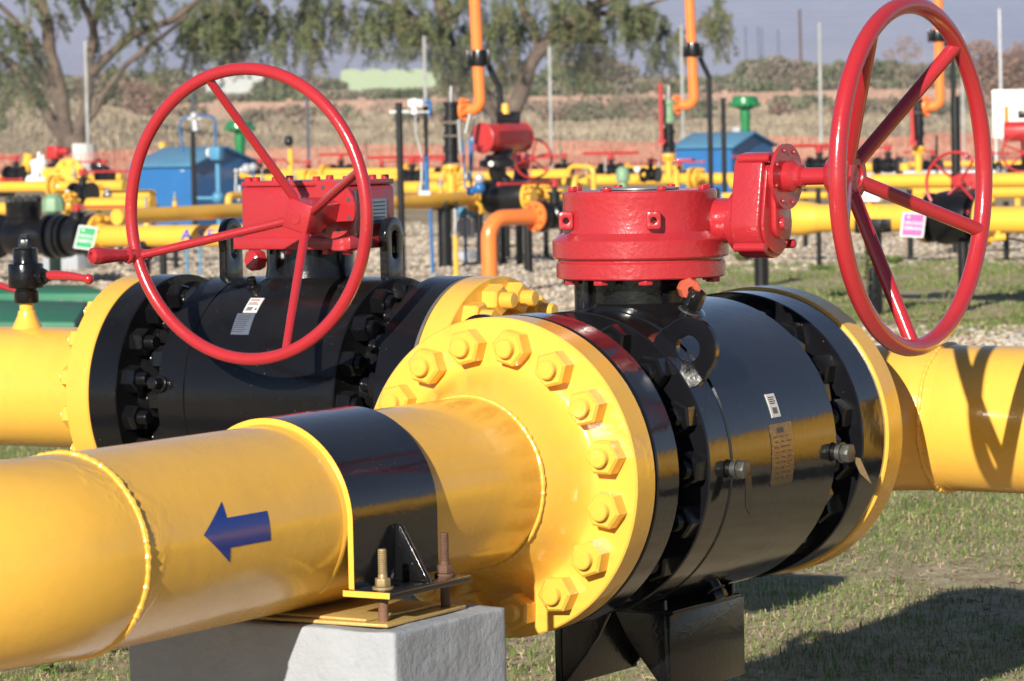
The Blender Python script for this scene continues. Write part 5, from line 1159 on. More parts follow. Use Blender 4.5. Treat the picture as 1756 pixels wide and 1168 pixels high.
# ---- vent risers (orange) with black brace and clamp
def riser(label, x0, xb, yb, D, w, fx, fy, clamp, brace, mat='orange'):
    top = P3(x0 + (x0 - xb) * 1.2, -180, D); mid = P3(xb, yb, D); f = P3(fx, fy, D); f.z = zfor(xb, fy - 2, D); e = P3(xb, f.z, D); e = Vector((mid.x, mid.y, f.z))
    f = e + (-X * .97 - Y * .2).normalized() * ((f - e).length * 1.25); d = (f - e).normalized(); t = thing('vent_riser', label, 'pipe', (e.x, e.y, 0), 'orange vent risers'); P = fillet([top, e, f], w * D / FPX * .85, 8)
    MB().tube(P, w / 2 * D / FPX, 24).build('pipe', M[mat], t); disc_flange(t, f, -d, w * 1.08 * D / FPX, M[mat], t=.028)
    cx, y0, y1 = clamp; c = P3(cx, (y0 + y1) / 2, D); h = (y1 - y0) * D / FPX
    MB().cyl(c - Z * h / 2, c + Z * h / 2, w * .62 * D / FPX, 18).box(c, (w * 2.0 * D / FPX, .03, h * .92), SH, FH, Z).box(c + SH * w * .9 * D / FPX, (.025, w * 1.0 * D / FPX, h), SH, FH, Z).box(c - SH * w * .9 * D / FPX, (.025, w * 1.0 * D / FPX, h), SH, FH, Z).build('clamp', M['black_bg'], t, bevel=.004)
    return t, f, d
def brace(label, pts, D, w, foot=True):
    P = [P3(x, y, D + .12) for x, y in pts]; t = thing('brace_post', label, 'post', (P[-1].x, P[-1].y, 0), 'bent black braces of the risers')
    if foot: P.append(Vector((P[-1].x, P[-1].y, 0)))
    MB().tube(fillet(P, .08, 5), w / 2 * D / FPX, 14).build('post', M['black_bg'], t); MB().lathe(Vector((P[-1].x, P[-1].y, 0)), Z, [(w * D / FPX, 0), (w * D / FPX, .02), (0, .02)], 14).build('base_plate', M['black_bg'], t); return t
def relief(label, x, rows, D, stub, group='relief valves under the risers', bar=None, bonnet='steel'):
    """rows: (y0, y1, halfwidth px, material)"""
    t = thing('relief_valve', label, 'valve', P3(x, rows[-1][1], D), group)
    for i, (y0, y1, hw_, m) in enumerate(rows):
        a = P3(x, y1, D); b_ = P3(x, y0, D); r = hw_ * D / FPX; h = (b_ - a).length; MB().lathe(a, b_ - a, [(r * .6, 0), (r, h * .02), (r, h * .22), (r * .82, h * .26), (r * .82, h * .74), (r, h * .78), (r, h * .98), (r * .6, h)], 24).build(('body', 'bonnet', 'spring_housing', 'neck', 'cap')[i % 5], M[m], t, angle=30)
    a = P3(x + .5, stub[1], D); b_ = P3(x, stub[0], D); MB().cyl(a, b_, stub[2] * D / FPX, 20).build('inlet_pipe', M['yellow_bg'], t); disc_flange(t, b_, -Z, stub[2] * 1.9 * D / FPX, M['yellow_bg'], t=.035)
    top = P3(x, rows[0][0], D); MB().cyl(top, top + Z * .08, .026, 12).cyl(top + Z * .07, top + Z * .13, .012, 8).build('adjusting_screw', M['steel'], t)
    if bar:
        l_ = MB().tube([P3(bar[0], bar[1], D - .15), P3(bar[2], bar[3], D - .15)], .020, 10).build('lever', M['red_bg'], t); MB().cyl(P3(bar[2] - 1, bar[3], D - .15), P3(bar[2] + 5, bar[3], D), .035, 12).build('hub', M['red_bg'], l_)
    return t
riser('orange vent riser left of the middle, in front of the forked tree', 815, 823, 150, 29.5, 20, 797, 190, (821, 86, 114), None)
brace('bent black brace behind the left orange riser', [(838, 112), (845, 128), (857, 152), (858, 185)], 29.5, 11, True)
relief('tall black relief valve under the left orange riser', 774, [(174, 208, 14, 'black_bg'), (212, 232, 14, 'black_bg'), (234, 256, 15, 'black_bg'), (256, 280, 14, 'black_bg')], 29.5, (283, 332, 8))
MB_h = P3(750, 251, 29.3)
riser('orange vent riser in the centre right, above the green relief valve', 1183, 1190, 148, 33, 17, 1163, 182, (1188, 73, 98), None)
brace('bent black brace behind the middle orange riser', [(1200, 98), (1206, 112), (1216, 132), (1219, 300)], 33, 9, True)
relief('green and black relief valve with a red bar under the middle orange riser', 1147, [(170, 211, 12, 'green_pale'), (212, 222, 9, 'black_bg'), (222, 250, 11, 'black_bg'), (250, 262, 13, 'black_bg')], 33, (264, 305, 6), bar=(1132, 142, 1135, 242))
riser('orange vent riser seen through the right handwheel', 1609, 1612, 160, 32, 17, 1590, 184, (1609, 51, 72), None)
brace('bent black brace behind the right orange riser', [(1622, 72), (1628, 85), (1634, 100), (1636, 290)], 32, 9, True)
relief('black relief valve with a red bar seen through the right handwheel', 1575, [(170, 192, 10, 'black_bg'), (194, 210, 10, 'black_bg'), (210, 232, 11, 'black_bg'), (232, 250, 10, 'black_bg')], 32, (251, 296, 6), bar=(1563, 185, 1566, 245))
# ---- blue sheds
def shed(label, pA, pB, D, w, l, hw_, hr, group='blue equipment sheds'):
    """pA: photo point of the near left-right corner foot"""
    c = P3(pA[0], pA[1], D); c.z = 0; t = thing('shed', label, 'shed', c, group)
    # near corner c; walls run to -X (front) and +Y (side)
    x0, x1, y0, y1 = c.x - w, c.x, c.y, c.y + l; zc = hw_
    MB().box(((x0 + x1) / 2, (y0 + y1) / 2, zc / 2), (w, l, zc)).prism([(y0, zc), (y1, zc), ((y0 + y1) / 2, hr)], (x0 + .003, 0, 0), Y, Z, (w - .006, 0, 0)).build('wall', M['blue'], t)
    ym = (y0 + y1) / 2; ov = .05
    for s in (-1, 1):
        ye = ym + s * (l / 2 + ov); ze = zc - (hr - zc) * ov / (l / 2); d = Vector((0, ye - ym, ze - hr)); n = Vector((0, -d.z, d.y)) * (1 if d.y > 0 else -1); n.normalize()
        MB().box(Vector(((x0 + x1) / 2, (ye + ym) / 2, (ze + hr) / 2)) + n * .012, (w + .12, d.length, .022), X, d.normalized(), n).build('roof', M['blue_roof'], t, bevel=.004)
    MB().box((x1 - .12, y0 - .004, zc - .06), (.05, .01, .02)).build('latch', M['galv'], t)
    MB().box(((x0 + x1) / 2, (y0 + y1) / 2, .04), (w + .16, l + .16, .10)).build('plinth', M['concrete'], t, bevel=.01)
    return t
shed('larger blue metal shed with pitched roof behind the left handwheel', (330, 395), None, 41, .83, 1.30, zfor(330, 284, 41), zfor(360, 254, 41.6))
shed('blue metal shed with pitched roof behind the round red gearbox', (1256, 360), None, 45, .82, 1.15, zfor(1256, 252, 45), zfor(1260, 229, 45.6))
# ---- green diaphragm valves
def diaphragm(label, x, y0, y1, yb, D, hw_, group='green diaphragm actuators'):
    a = P3(x, y1, D); t = thing('diaphragm_valve', label, 'valve', (a.x, a.y, 0), group); r = hw_ * D / FPX; h = (y1 - y0) * D / FPX
    MB().lathe(a, Z, [(r * .35, -h * .25), (r * .8, 0), (r * 1.04, h * .18), (r * 1.04, h * .34), (r * .96, h * .38), (r * .9, h * .85), (r * .7, h), (0, h * 1.03)], 36).build('cap', M['green'], t, angle=35)
    for k in range(14): q = a + Z * h * .26 + Vector((math.cos(2 * PI * k / 14), math.sin(2 * PI * k / 14), 0)) * r * 1.02; MB().cyl(q - Z * .035, q + Z * .03, .012, 6).build('rim_bolt', M['green'], t)
    MB().lathe(Vector((a.x, a.y, a.z)), -Z, [(r * .35, 0), (r * .38, .12), (r * .34, .2), (r * .34, .36), (r * .30, .42)], 20).build('yoke', M['green'], t)
    MB().cyl((a.x, a.y, 0), (a.x, a.y, a.z - .40), r * .30, 16).build('stem', M['black_bg'], t); MB().box((a.x - .1, a.y - .05, a.z - .34), (.12, .1, .16)).build('positioner', M['grey'], t, bevel=.01)
    return t
diaphragm('green mushroom shaped diaphragm valve behind the larger blue shed', 411, 208, 224, 360, 44, 25)
diaphragm('green mushroom shaped diaphragm valve behind the blue shed on the right', 1278, 165, 184, 300, 47, 24)
# ---- instrument stands
t = thing('transmitter_stand', 'black post with silver transmitter and blue looping conduits at the larger blue shed', 'instrument', (P3(330, 300, 38).x, P3(330, 300, 38).y, 0))
a = P3(330, 215, 38); MB().cyl((a.x, a.y, 0), a, .028, 12).build('post', M['black_bg'], t)
MB().sphere(P3(333, 199, 37.8), .048, 14, 8).cyl(P3(334, 205, 37.8), P3(336, 224, 37.8), .042, 14).cyl(P3(322, 204, 37.8), P3(345, 204, 37.8), .02, 10).build('transmitter', M['galv'], t)
MB().tube(fillet([P3(326, 200, 38), P3(309, 203, 38), P3(309, 225, 38), P3(315, 262, 38)], .08, 5), .012, 8).build('conduit', M['blue'], t)
MB().tube(fillet([P3(341, 198, 38), P3(369, 198, 38), P3(369, 255, 38)], .08, 5), .013, 8).build('conduit', M['blue'], t)
t = thing('junction_post', 'pale blue post with box head and round joint in front of the larger blue shed', 'instrument', (P3(374, 300, 36).x, P3(374, 300, 36).y, 0))
a = P3(373, 262, 36); MB().cyl((a.x, a.y, 0), a, .027, 14).build('post', M['blue_roof'], t); MB().box(P3(372, 263, 35.9), (.12, .10, .14)).build('box_head', M['blue_roof'], t, bevel=.012)
MB().lathe(P3(361, 262, 35.9), -X, [(0, 0), (.05, 0), (.05, .02), (0, .03)], 16).build('lens', M['white'], t)
MB().sphere(P3(374, 339, 35.8), .066, 16, 10).build('joint', M['blue_roof'], t); MB().cyl(P3(338, 340, 35.8), P3(370, 340, 35.8), .018, 10).build('arm', M['blue_roof'], t)
t = thing('gauge_cluster', 'grey gauges on thin blue and silver tubes right of the larger blue shed', 'instrument', (P3(425, 300, 34).x, P3(425, 300, 34).y, 0))
for x, y, r in ((423, 290, .055), (434, 287, .045), (414, 292, .03), (405, 293, .024)): MB().sphere(P3(x, y, 34), r, 14, 8).build('gauge', M['grey' if r > .04 else 'galv'], t)
for x0, y0, x1, y1, r, m in ((434, 295, 436, 350, .014, 'blue'), (405, 296, 403, 340, .010, 'galv'), (411, 318, 410, 345, .018, 'galv')): MB().cyl(P3(x0, y0, 34), P3(x1, y1, 34), r, 10).build('tube', M[m], t)
pipe_thing('small yellow branch pipe with upright stub in front of the blue shed', [P3(392, 350, 33), P3(392, 336, 33), P3(440, 334, 33.4)], .07)
t = thing('standpipe', 'yellow standpipe with black cap left of the wheel rim top, right of the shed', 'pipe', (P3(498, 300, 38).x, P3(498, 300, 38).y, 0)); a = P3(498, 256, 38); MB().cyl((a.x, a.y, 0), a, .032, 14).build('pipe', M['yellow_bg'], t)
MB().sphere(P3(495, 243, 38), .052, 14, 8).cyl(P3(495, 250, 38), P3(495, 233, 38), .034, 12).build('cap', M['black_bg'], t)
t = thing('standpipe', 'small yellow cap peeking over the roof of the larger blue shed', 'pipe', (P3(279, 250, 46).x, P3(279, 250, 46).y, 0)); a = P3(279, 254, 46); MB().cyl((a.x, a.y, 0), a, .03, 12).build('pipe', M['yellow_bg'], t); MB().cyl(a, a + Z * .07, .05, 14).build('cap', M['yellow_bg'], t)
t = thing('transmitter_stand', 'blue and black stand with white transmitter left of the black relief valve', 'instrument', (P3(731, 330, 28).x, P3(731, 330, 28).y, 0))
a = P3(731, 268, 28); MB().cyl(P3(732, 330, 28), a, .022, 12).build('post', M['blue'], t); MB().tube([P3(730, 182, 28), P3(730, 215, 28), P3(731, 245, 28), P3(731, 268, 28)], [.022, .020, .014, .014], 12).build('neck', M['black_bg'], t)
MB().tube(fillet([P3(728, 178, 28), P3(733, 170, 28), P3(738, 180, 28), P3(735, 200, 28)], .03, 5), .017, 10).build('conduit', M['blue'], t)
MB().sphere(P3(711, 178, 27.9), .046, 14, 8).cyl(P3(700, 178, 27.9), P3(724, 178, 27.9), .036, 14).cyl(P3(711, 182, 27.9), P3(711, 196, 27.9), .026, 12).build('transmitter', M['white'], t)
MB().tube([P3(712, 198, 27.9), P3(713, 230, 27.9), P3(722, 262, 27.9), P3(724, 270, 27.9)], .005, 6).build('impulse_line', M['galv'], t)
MB().cyl(P3(723, 278, 27.8), P3(723, 318, 27.8), .012, 8).cyl(P3(722, 316, 27.8), P3(722, 330, 27.8), .026, 10).build('needle_valve', M['steel'], t)
MB().cyl(P3(738, 360, 28), Vector((P3(740, 360, 28).x, P3(740, 360, 28).y, 0)), .014, 10).build('lower_post', M['blue'], t)
sg = MB().box(P3(728, 331, 27.7), (.11, .004, .035)).build('tag_plate', M['label'], t)
t = thing('yellow_rod', 'thin yellow pipe with silver valve under the pipe left of the orange bend', 'pipe', (P3(782, 470, 27).x, P3(782, 470, 27).y, 0)); a = P3(781, 402, 27); MB().cyl((a.x, a.y, 0), a, .019, 12).build('pipe', M['yellow_bg'], t); MB().cyl(a, P3(780, 358, 27), .009, 8).build('tube', M['galv'], t); MB().box(a - Z * .005, (.06, .03, .04)).cyl(a, a + Z * .05, .016, 10).build('valve', M['steel'], t)
t = thing('meter_stand', 'blue meter stand with two pale bottles left of the orange bend', 'instrument', (P3(800, 450, 29.8).x, P3(800, 450, 29.8).y, 0))
for x in (797, 823): b_ = P3(x, 360, 29.8); MB().cyl((b_.x, b_.y, 0), b_, .014, 10).build('leg', M['blue'], t)
MB().sphere(P3(793, 364, 29.7), .05, 14, 8).sphere(P3(812, 366, 29.7), .045, 14, 8).build('meter', M['blue_roof'], t)
for x in (789, 803, 816): MB().lathe(P3(x, 404, 29.7), Z, [(.026, 0), (.030, .02), (.030, .12), (.018, .15), (0, .15)], 16).build('bottle', M['grey'], t)
block('low pale concrete block under the blue meter stand', 774, 822, 430, 452, 31.0)
# thin blue legs seen under the lettered pipe
for x, lab in ((319, 'left'), (342, 'right')):
    a = P3(x, 385, 28.5); t = MB().cyl((a.x, a.y, 0), a, .011, 8).build('thin_post', M['blue_roof'], None, loc=(a.x, a.y, 0)); tag(t, '%s one of two thin blue posts under the lettered pipe' % lab, 'post', 'thin blue posts under the lettered pipe')
t = thing('drain_valve', 'silver needle valve standing on the lettered pipe with a small white tag', 'valve', onX(cA, 251) + Z * .08)
a = onX(cA, 252) + Z * .085; MB().cyl(a - Z * .01, a + Z * .05, .028, 14, r2=.018).build('base', M['yellow_bg'], t); MB().cyl(a + Z * .05, a + Z * .13, .018, 12).cyl(a + Z * .12, a + Z * .22, .012, 10).cyl(a + Z * .09 - X * .03, a + Z * .09 + X * .06, .010, 8).build('body', M['steel'], t); MB().box(a + Z * .085 - X * .06, (.05, .004, .045)).build('tag_plate', M['label'], t)
# ---- left cluster of pipes
def rowpipe(label, x, y, D, x0, x1, dpx, mat='yellow_bg', fl=(), group=None):
    c = P3(x, y, D); d = dpx * D / FPX; return pipe_thing(label, [onX(c, x0), onX(c, x1)], d, mat, flanges=[(onX(c, q), (X if s > 0 else -X), d * 1.0) for q, s in fl], group=group)
rowpipe('yellow pipe across the far left above the check valve cap', 80, 320, 33, -900, 214, 19, fl=((98, 1), (92, -1)))
rowpipe('short yellow pipe between flanges left of the shed front', 180, 336, 31, 122, 262, 20, fl=((125, 1), (168, 1)))
rowpipe('fat pale yellow capped pipe in front of the larger blue shed', 225, 350, 29.5, 152, 262, 23, fl=((118, 1),))
rowpipe('yellow pipe at the left edge below the filter', 10, 358, 31, -900, 22, 22)
ball_valve('black valve with long red bar behind the check valve cap', P3(142, 333, 30.5), X, .105, .22, .52, X, .11)
ball_valve('black valve with red lever at the left edge under the tree', P3(28, 300, 37), X, .10, .25, .42, -X, .10)
ball_valve('black valve with short red lever at the left edge below the other', P3(5, 328, 34.5), X, .07, .2, .24, X, .06)
t = thing('filter', 'white upright filter pot with dark arrow mark at the left', 'filter', (P3(68, 315, 35).x, P3(68, 315, 35).y, 0)); a = P3(68, 312, 35)
MB().lathe(a, Z, [(.05, -.03), (.075, .0), (.080, .02), (.080, .165), (.092, .17), (.092, .205), (.07, .225), (.03, .235), (0, .235)], 28).build('pot', M['white'], t, angle=35)
MB().cyl(a + Z * .22, a + Z * .30, .016, 10).cyl(a + Z * .21 + X * .05, a + Z * .27 + X * .05, .012, 10).build('vent', M['white'], t); MB().lathe(a - X * .12, X, [(.03, 0), (.075, 0), (.075, .03), (.04, .035), (.04, .20), (.075, .205), (.075, .235), (.03, .235)], 24).build('body', M['white'], t)
cf = (CAM - a).normalized(); cf.z = 0; cf.normalize(); sx = Vector((-cf.y, cf.x, 0)); MB().prism([(-.008, .03), (.008, .03), (.008, .075), (.018, .075), (0, .10), (-.018, .075), (-.008, .075)], a + cf * .0805, sx, Z, cf * .002).build('arrow', M['print'], t)
c = P3(120, 300, 34.5); t = pipe_thing('yellow bent pipe with a big flange facing the camera beside the tree trunk', [c + Y * .02, c + Y * .25, c + Y * .25 - X * .5], .15, flanges=[(c, -Y + X * .25, .165)])
c = P3(45, 296, 37); pipe_thing('yellow elbow rising beside the white filter', [c - X * .25 - Z * .1, c, c + X * .05 + Z * .2], .11)
t = thing('actuated_valve', 'small red actuator on a black valve beside the lime washed trunk', 'valve', (P3(95, 300, 36).x, P3(95, 300, 36).y, 0)); a = P3(95, 300, 36)
MB().lathe(a - X * .14, X, [(.05, 0), (.115, 0), (.12, .05), (.12, .23), (.115, .28), (.05, .28)], 28).build('body', M['black_bg'], t); MB().cyl(a, a + Z * .17, .04, 14).build('stem', M['black_bg'], t); MB().box(a + Z * .23, (.14, .12, .13)).cyl(a + Z * .24 - X * .02, a + Z * .24 + X * .18, .04, 14).build('actuator', M['red_bg'], t, bevel=.012)
t = thing('covered_valve', 'dark covered valve under red netting right of the tree base', 'valve', (P3(168, 285, 40).x, P3(168, 285, 40).y, 0)); a = P3(168, 285, 40); MB().sphere(a, .085, 12, 8, (1.2, .8, 1)).sphere(a + X * .10 - Z * .05, .06, 12, 8).build('body', M['black_bg'], t); MB().cyl(Vector((a.x, a.y, 0)), a, .03, 10).build('stem', M['black_bg'], t); MB().box(a - Z * .10 + X * .05, (.26, .04, .02)).build('lever', M['red_bg'], t)
t = thing('valve_cover', 'pale green faceted cover right of the check valve cap', 'cover', (P3(92, 345, 28.5).x, P3(92, 345, 28.5).y, 0)); a = P3(92, 356, 28.5); MB().lathe(a, Z, [(.095, -.03), (.095, .02), (.085, .075), (.045, .11), (0, .115)], 8).build('cover', M['green_pale'], t); MB().cyl((a.x, a.y, 0), a, .05, 12).build('stand', M['green_pale'], t)
t = thing('gauge', 'small silver gauge valve on the pipe behind the red bar lever', 'gauge', P3(184, 336, 30)); a = P3(184, 334, 29.9); MB().cyl(a - Z * .02, a + Z * .07, .014, 10).cyl(a - X * .05, a + X * .05, .012, 8).sphere(a, .024, 10, 6).build('body', M['steel'], t); a = P3(116, 330, 30); MB().sphere(a, .024, 10, 6).build('ball', M['white'], t)
# ---- middle rows
rowpipe('yellow far pipe crossing behind the left gearbox', 600, 297, 41, 415, 800, 17, fl=((470, 1), (560, -1), (700, 1)))
rowpipe('yellow pipe in the middle row behind the black post', 720, 322, 33, 690, 822, 22, fl=((790, 1),))
ball_valve('black valve with red T bar above the red wheel rim', P3(585, 296, 44), X, .11, .30, .66, X, .12, tee=True)
ball_valve('black valve with long thin red bar just behind the left gearbox', P3(707, 306, 36), X, .10, .22, 1.1, X, .12, tee=True)
ball_valve('small black valve with red lever behind the shed corner', P3(470, 306, 42), X, .08, .22, .34, -X, .16)
rowpipe('yellow pipe right of the actuated valve', 960, 312, 31, 905, 1010, 14)
c = P3(978, 298, 30); pipe_thing('looped small yellow pipe left of the round red gearbox top', [c - X * .03 - Z * .02, c + X * .0 + Z * .065, c + X * .23 + Z * .055, c + X * .23 - Z * .25], .042, bend=.06)
pipe_thing('angled small yellow pipe beside the looped one', [P3(985, 345, 29), P3(985, 306, 29), P3(1000, 300, 29.2)], .05)
rowpipe('yellow pipe left end near the spoked wheel', 935, 300, 33.5, 898, 975, 20)
rowpipe('yellow far pipe behind the round red gearbox', 1080, 308, 36, 1000, 1262, 20, fl=((1197, 1), (1190, -1)))
rowpipe('black far pipe stub in the row left of the gearbox', 1050, 296, 38, 1020, 1085, 16, 'black_bg')
ball_valve('black valve with red T bar between the orange riser and the spoked wheel', P3(1048, 293, 37), X, .085, .26, .66, X, .10, tee=True)
ball_valve('black valve with slanted red lever beside the middle relief valve', P3(1116, 300, 34), X, .075, .18, .42, X * .9 + Y * .3, .08)
t = thing('valve_cover', 'pale green domed cover above the round red gearbox', 'cover', (P3(1068, 300, 35).x, P3(1068, 300, 35).y, 0)); a = P3(1068, 302, 35); MB().lathe(a, Z, [(.07, -.05), (.075, .0), (.065, .06), (.04, .09), (0, .10)], 16).build('cover', M['green_pale'], t); MB().cyl((a.x, a.y, 0), a, .05, 12).build('stand', M['green_pale'], t)
t = thing('gauge', 'silver upright gauge tube beside the red T bar', 'gauge', P3(1038, 288, 36)); a = P3(1038, 290, 36); MB().cyl(a - Z * .03, a + Z * .11, .012, 10).build('tube', M['steel'], t); MB().sphere(P3(1093, 291, 34.5), .035, 12, 6).build('bulb', M['white'], t)
c = P3(1105, 300, 34); pipe_thing('short yellow bent pipe right of the green dome', [c - X * .10 - Z * .06, c - X * .02 + Z * .0, c + X * .10 + Z * .01], .05)
c = P3(1160, 300, 35); pipe_thing('yellow stub right of the middle relief valve', [Vector((c.x, c.y, 0)), c + Z * .05], .06)
block('low pale curb in the mid yard behind the pipes, left of centre', 740, 800, 288, 300, 60, dy=.3)
# ---- right rows
rowpipe('yellow upper pipe across the right, behind both handwheels', 1560, 310, 27, 1255, 2900, 24)
rowpipe('darker yellow pipe lower right behind the far handwheel', 1720, 330, 29, 1560, 2900, 20)
rowpipe('yellow thin pipe right of the gearbox neck', 1290, 336, 29, 1240, 1420, 12)
cR = P3(1450, 374, 21.5); dR = 48 * 21.5 / FPX
tR = pipe_thing('thick yellow pipe at the right with a swollen reducer, leading to the far black valve', [onX(cR, 1320), onX(cR, 1592)], dR, flanges=[(onX(cR, 1594), -X, dR * .9)])
MB().lathe(onX(cR, 1340), X, [(dR * .5, -.03), (dR * .62, .06), (dR * .62, .16), (dR * .5, .27)], 36).build('reducer', M['yellow_bg'], tR)
MB().cyl(onX(cR, 1492) + Z * dR * .4, onX(cR, 1492) + Z * (dR * .5 + .09), .028, 16).build('branch', M['yellow_bg'], tR)
rowpipe('thick yellow pipe leaving the right edge beyond the black valve', 1720, 377, 20.8, 1683, 2900, 46, fl=((1684, 1),))
MB_ = P3(1492, 331, 21.4); t = thing('instrument_box', 'white box on the yellow branch of the thick right pipe', 'box', MB_ - Z * .06); MB().box(MB_, (.17, .10, .105)).build('box', M['white'], t, bevel=.006); MB().cyl(MB_ + Z * .05, MB_ + Z * .11, .008, 8).build('aerial', M['galv'], t)
cV = onX(cR, 1640); t = thing('wheel_valve', 'far black ball valve with red gearbox and five spoked red handwheel at the right', 'valve', (cV.x, cV.y, 0))
MB().lathe(cV - X * .19, X, [(.06, 0), (.15, 0), (.15, .04), (.11, .045), (.11, .07), (.155, .08), (.165, .13), (.165, .25), (.155, .30), (.11, .31), (.11, .335), (.15, .34), (.15, .38), (.06, .38)], 40).build('body', M['black_rough'], t, angle=35)
hwc = P3(1637, 315, 21.2); MB().box(hwc + Vector((.02, .18, -.0)), (.20, .14, .12)).box(hwc + Vector((.02, .18, -.06)), (.17, .15, .03)).build('gearbox', M['red_bg'], t, bevel=.008)
MB().cyl(cV + Z * .12, hwc + Vector((.02, .18, -.05)), .05, 16).build('stem_housing', M['black_bg'], t); MB().lathe(hwc + Vector((.01, .11, 0)), -Y, [(.0, 0), (.055, 0), (.055, .012), (.025, .014), (.02, .10), (0, .10)], 24).build('shaft', M['red_bg'], t)
bg_wheel(t, P3(1638, 315, 21.0), (-Y), .188, .0095, 4, .85, P3(1638, 315, 21.0) + Y * .05, sp=.0075)
MB().lathe(P3(1662, 268, 20.95), -Y, [(.006, 0), (.013, .02), (.013, .06), (0, .065)], 12).build('handle', M['red_bg'], t)
t = thing('drain_valve', 'small yellow drain fitting under the thick pipe at the right edge', 'valve', P3(1712, 405, 20.6)); MB().cyl(P3(1705, 408, 20.6), P3(1724, 406, 20.6), .022, 12).cyl(P3(1712, 396, 20.6), P3(1712, 410, 20.6), .015, 10).build('body', M['yellow_bg'], t); MB().tube([P3(1724, 408, 20.6), P3(1745, 411, 20.6), P3(1775, 418, 20.6)], .007, 8).build('lever', M['black_bg'], t)
wl = at(1400, 300, 38); wr = at(1860, 298, 33); t = MB().box((wl + wr) / 2 - Z * .04, ((wr - wl).length, .4, .16), (wr - wl).normalized(), FH, Z).build('curb', M['white'], None, bevel=.01); tag(t, 'long white painted concrete curb behind the far right handwheel', 'curb')
ball_valve('black valve with slanting red bar left of the right handwheel hub', P3(1405, 284, 33), X, .085, .22, .62, X * .97 - Y * .2, .10, tee=True)
ball_valve('black valve with slanting red bar inside the right handwheel', P3(1523, 284, 33), X, .085, .26, .75, -X, .10)
rowpipe('yellow pipe stub left of the white curb', 1470, 288, 33.5, 1440, 1508, 16)
t = thing('gauge', 'little pale gauge on a yellow stub above the white curb', 'gauge', P3(1552, 290, 32.5)); MB().cyl(P3(1552, 292, 32.5), P3(1552, 280, 32.5), .05, 14).build('stub', M['yellow_bg'], t); MB().sphere(P3(1552, 276, 32.5), .028, 10, 6).build('ball', M['steel'], t)
tall_post('thin black stand beside the right relief valve', 1606, 232, 285, 32, 4)
tall_post('short black post low between the gearbox and right wheel', 1403, 322, 345, 27, 9)
# far right: white board, red actuated valve
bw = P3(1733, 195, 55); t = thing('notice_board', 'white blank notice board with one orange mark at the right edge', 'board', (bw.x, bw.y, 0)); w_ = 62 * 55 / FPX; h_ = 82 * 55 / FPX
MB().box(bw, (w_, .03, h_), SH, FH, Z).build('panel', M['white'], t, bevel=.004); MB().box(bw - FH * .018 - SH * w_ * .12 - Z * .03, (.07, .004, .30), SH, FH, Z).build('mark', M['orange'], t)
for s in (-.4, .4): q = bw + SH * w_ * s + FH * .03; MB().cyl((q.x, q.y, 0), (q.x, q.y, bw.z + h_ * .4), .03, 10).build('leg', M['galv'], t)
a = P3(1722, 222, 31); t = thing('actuated_valve', 'red cylinder actuator with spoked red wheel at the right edge', 'valve', (a.x, a.y, 0)); aj = Vector((.9, .3, 0)).normalized()
MB().prism([(math.cos(PI / 4 * i + PI / 8) * .085, math.sin(PI / 4 * i + PI / 8) * .095) for i in range(8)], a - Z * .02, *basis(aj)[:2], aj * .5).build('actuator', M['red_bg'], t, bevel=.008)
MB().box(a + aj * .22 + Z * .13, (.16, .1, .07), aj).build('switch_box', M['black_bg'], t, bevel=.006); MB().cyl(a + aj * .22 + Z * .15, a + aj * .22 + Z * .25, .035, 12).build('beacon', M['yellow_bg'], t)
MB().cyl(a + aj * .2 - Z * .08, a + aj * .2 - Z * .35, .055, 16).lathe(a + aj * .2 - Z * .42 - X * .15, X, [(.05, 0), (.11, 0), (.11, .3), (.05, .3)], 26).build('body', M['black_bg'], t)
hc = P3(1752, 262, 30.5); bg_wheel(t, hc, Vector((.5, -1, 0)), .165, .010, 5, .2, hc + Y * .05, sp=.008)
c = P3(1745, 296, 31.5); pipe_thing('yellow upright bent stub at the right edge beside the black valve body', [c - Z * .3, c, c + X * .2], .06)

# ---- more of the crowded rows
XT = [('yellow pipe of the farthest row left of the lime washed trunk', 30, 306, 42, -80, 210, 13), ('yellow pipe of the farthest row between shed and black post', 560, 305, 37, 430, 690, 14), ('yellow pipe of the row right behind the black post', 740, 303, 39, 690, 900, 15),
      ('yellow pipe low behind the actuated valve', 930, 333, 30, 905, 968, 18), ('yellow far pipe behind the blue shed on the right', 1120, 289, 44, 1010, 1170, 10), ('yellow far pipe right of the blue shed', 1380, 296, 40, 1300, 1470, 11), ('thin yellow far pipe beyond the white curb', 1650, 281, 45, 1420, 2900, 9)]
for lab, x, y, D, x0, x1, dp in XT: rowpipe(lab, x, y, D, x0, x1, dp, fl=((x0 + (x1 - x0) * .4, 1), (x0 + (x1 - x0) * .4 - 6, -1)))
VT = [(62, 300, 41, .42, 1), (180, 302, 39, .4, -1), (447, 300, 38, .3, 1), (530, 300, 43, .35, -1), (655, 301, 42, .55, 1), (762, 298, 40, .4, -1), (905, 296, 38, .35, 1), (968, 290, 41, .3, -1), (1165, 303, 39, .3, 1), (1320, 292, 40, .5, -1), (1455, 287, 42, .4, 1), (1600, 285, 39, .35, -1), (1700, 289, 37, .5, 1)]
places = ['far left beside the white filter', 'right of the lime washed trunk', 'between the blue shed and the yellow standpipe', 'above the left red gearbox', 'left of the tall black post', 'beside the left relief valve', 'under the red actuator', 'right of the spoked wheel', 'left of the right blue shed', 'behind the side gear housing', 'behind the right wheel hub', 'under the right orange riser', 'near the right edge behind the wheel rim']
for (x, y, D, L, s), pl_ in zip(VT, places): ball_valve('small far black valve with red lever ' + pl_, P3(x, y, D), X, .075, .2, L, X * s + Y * .1, .10)
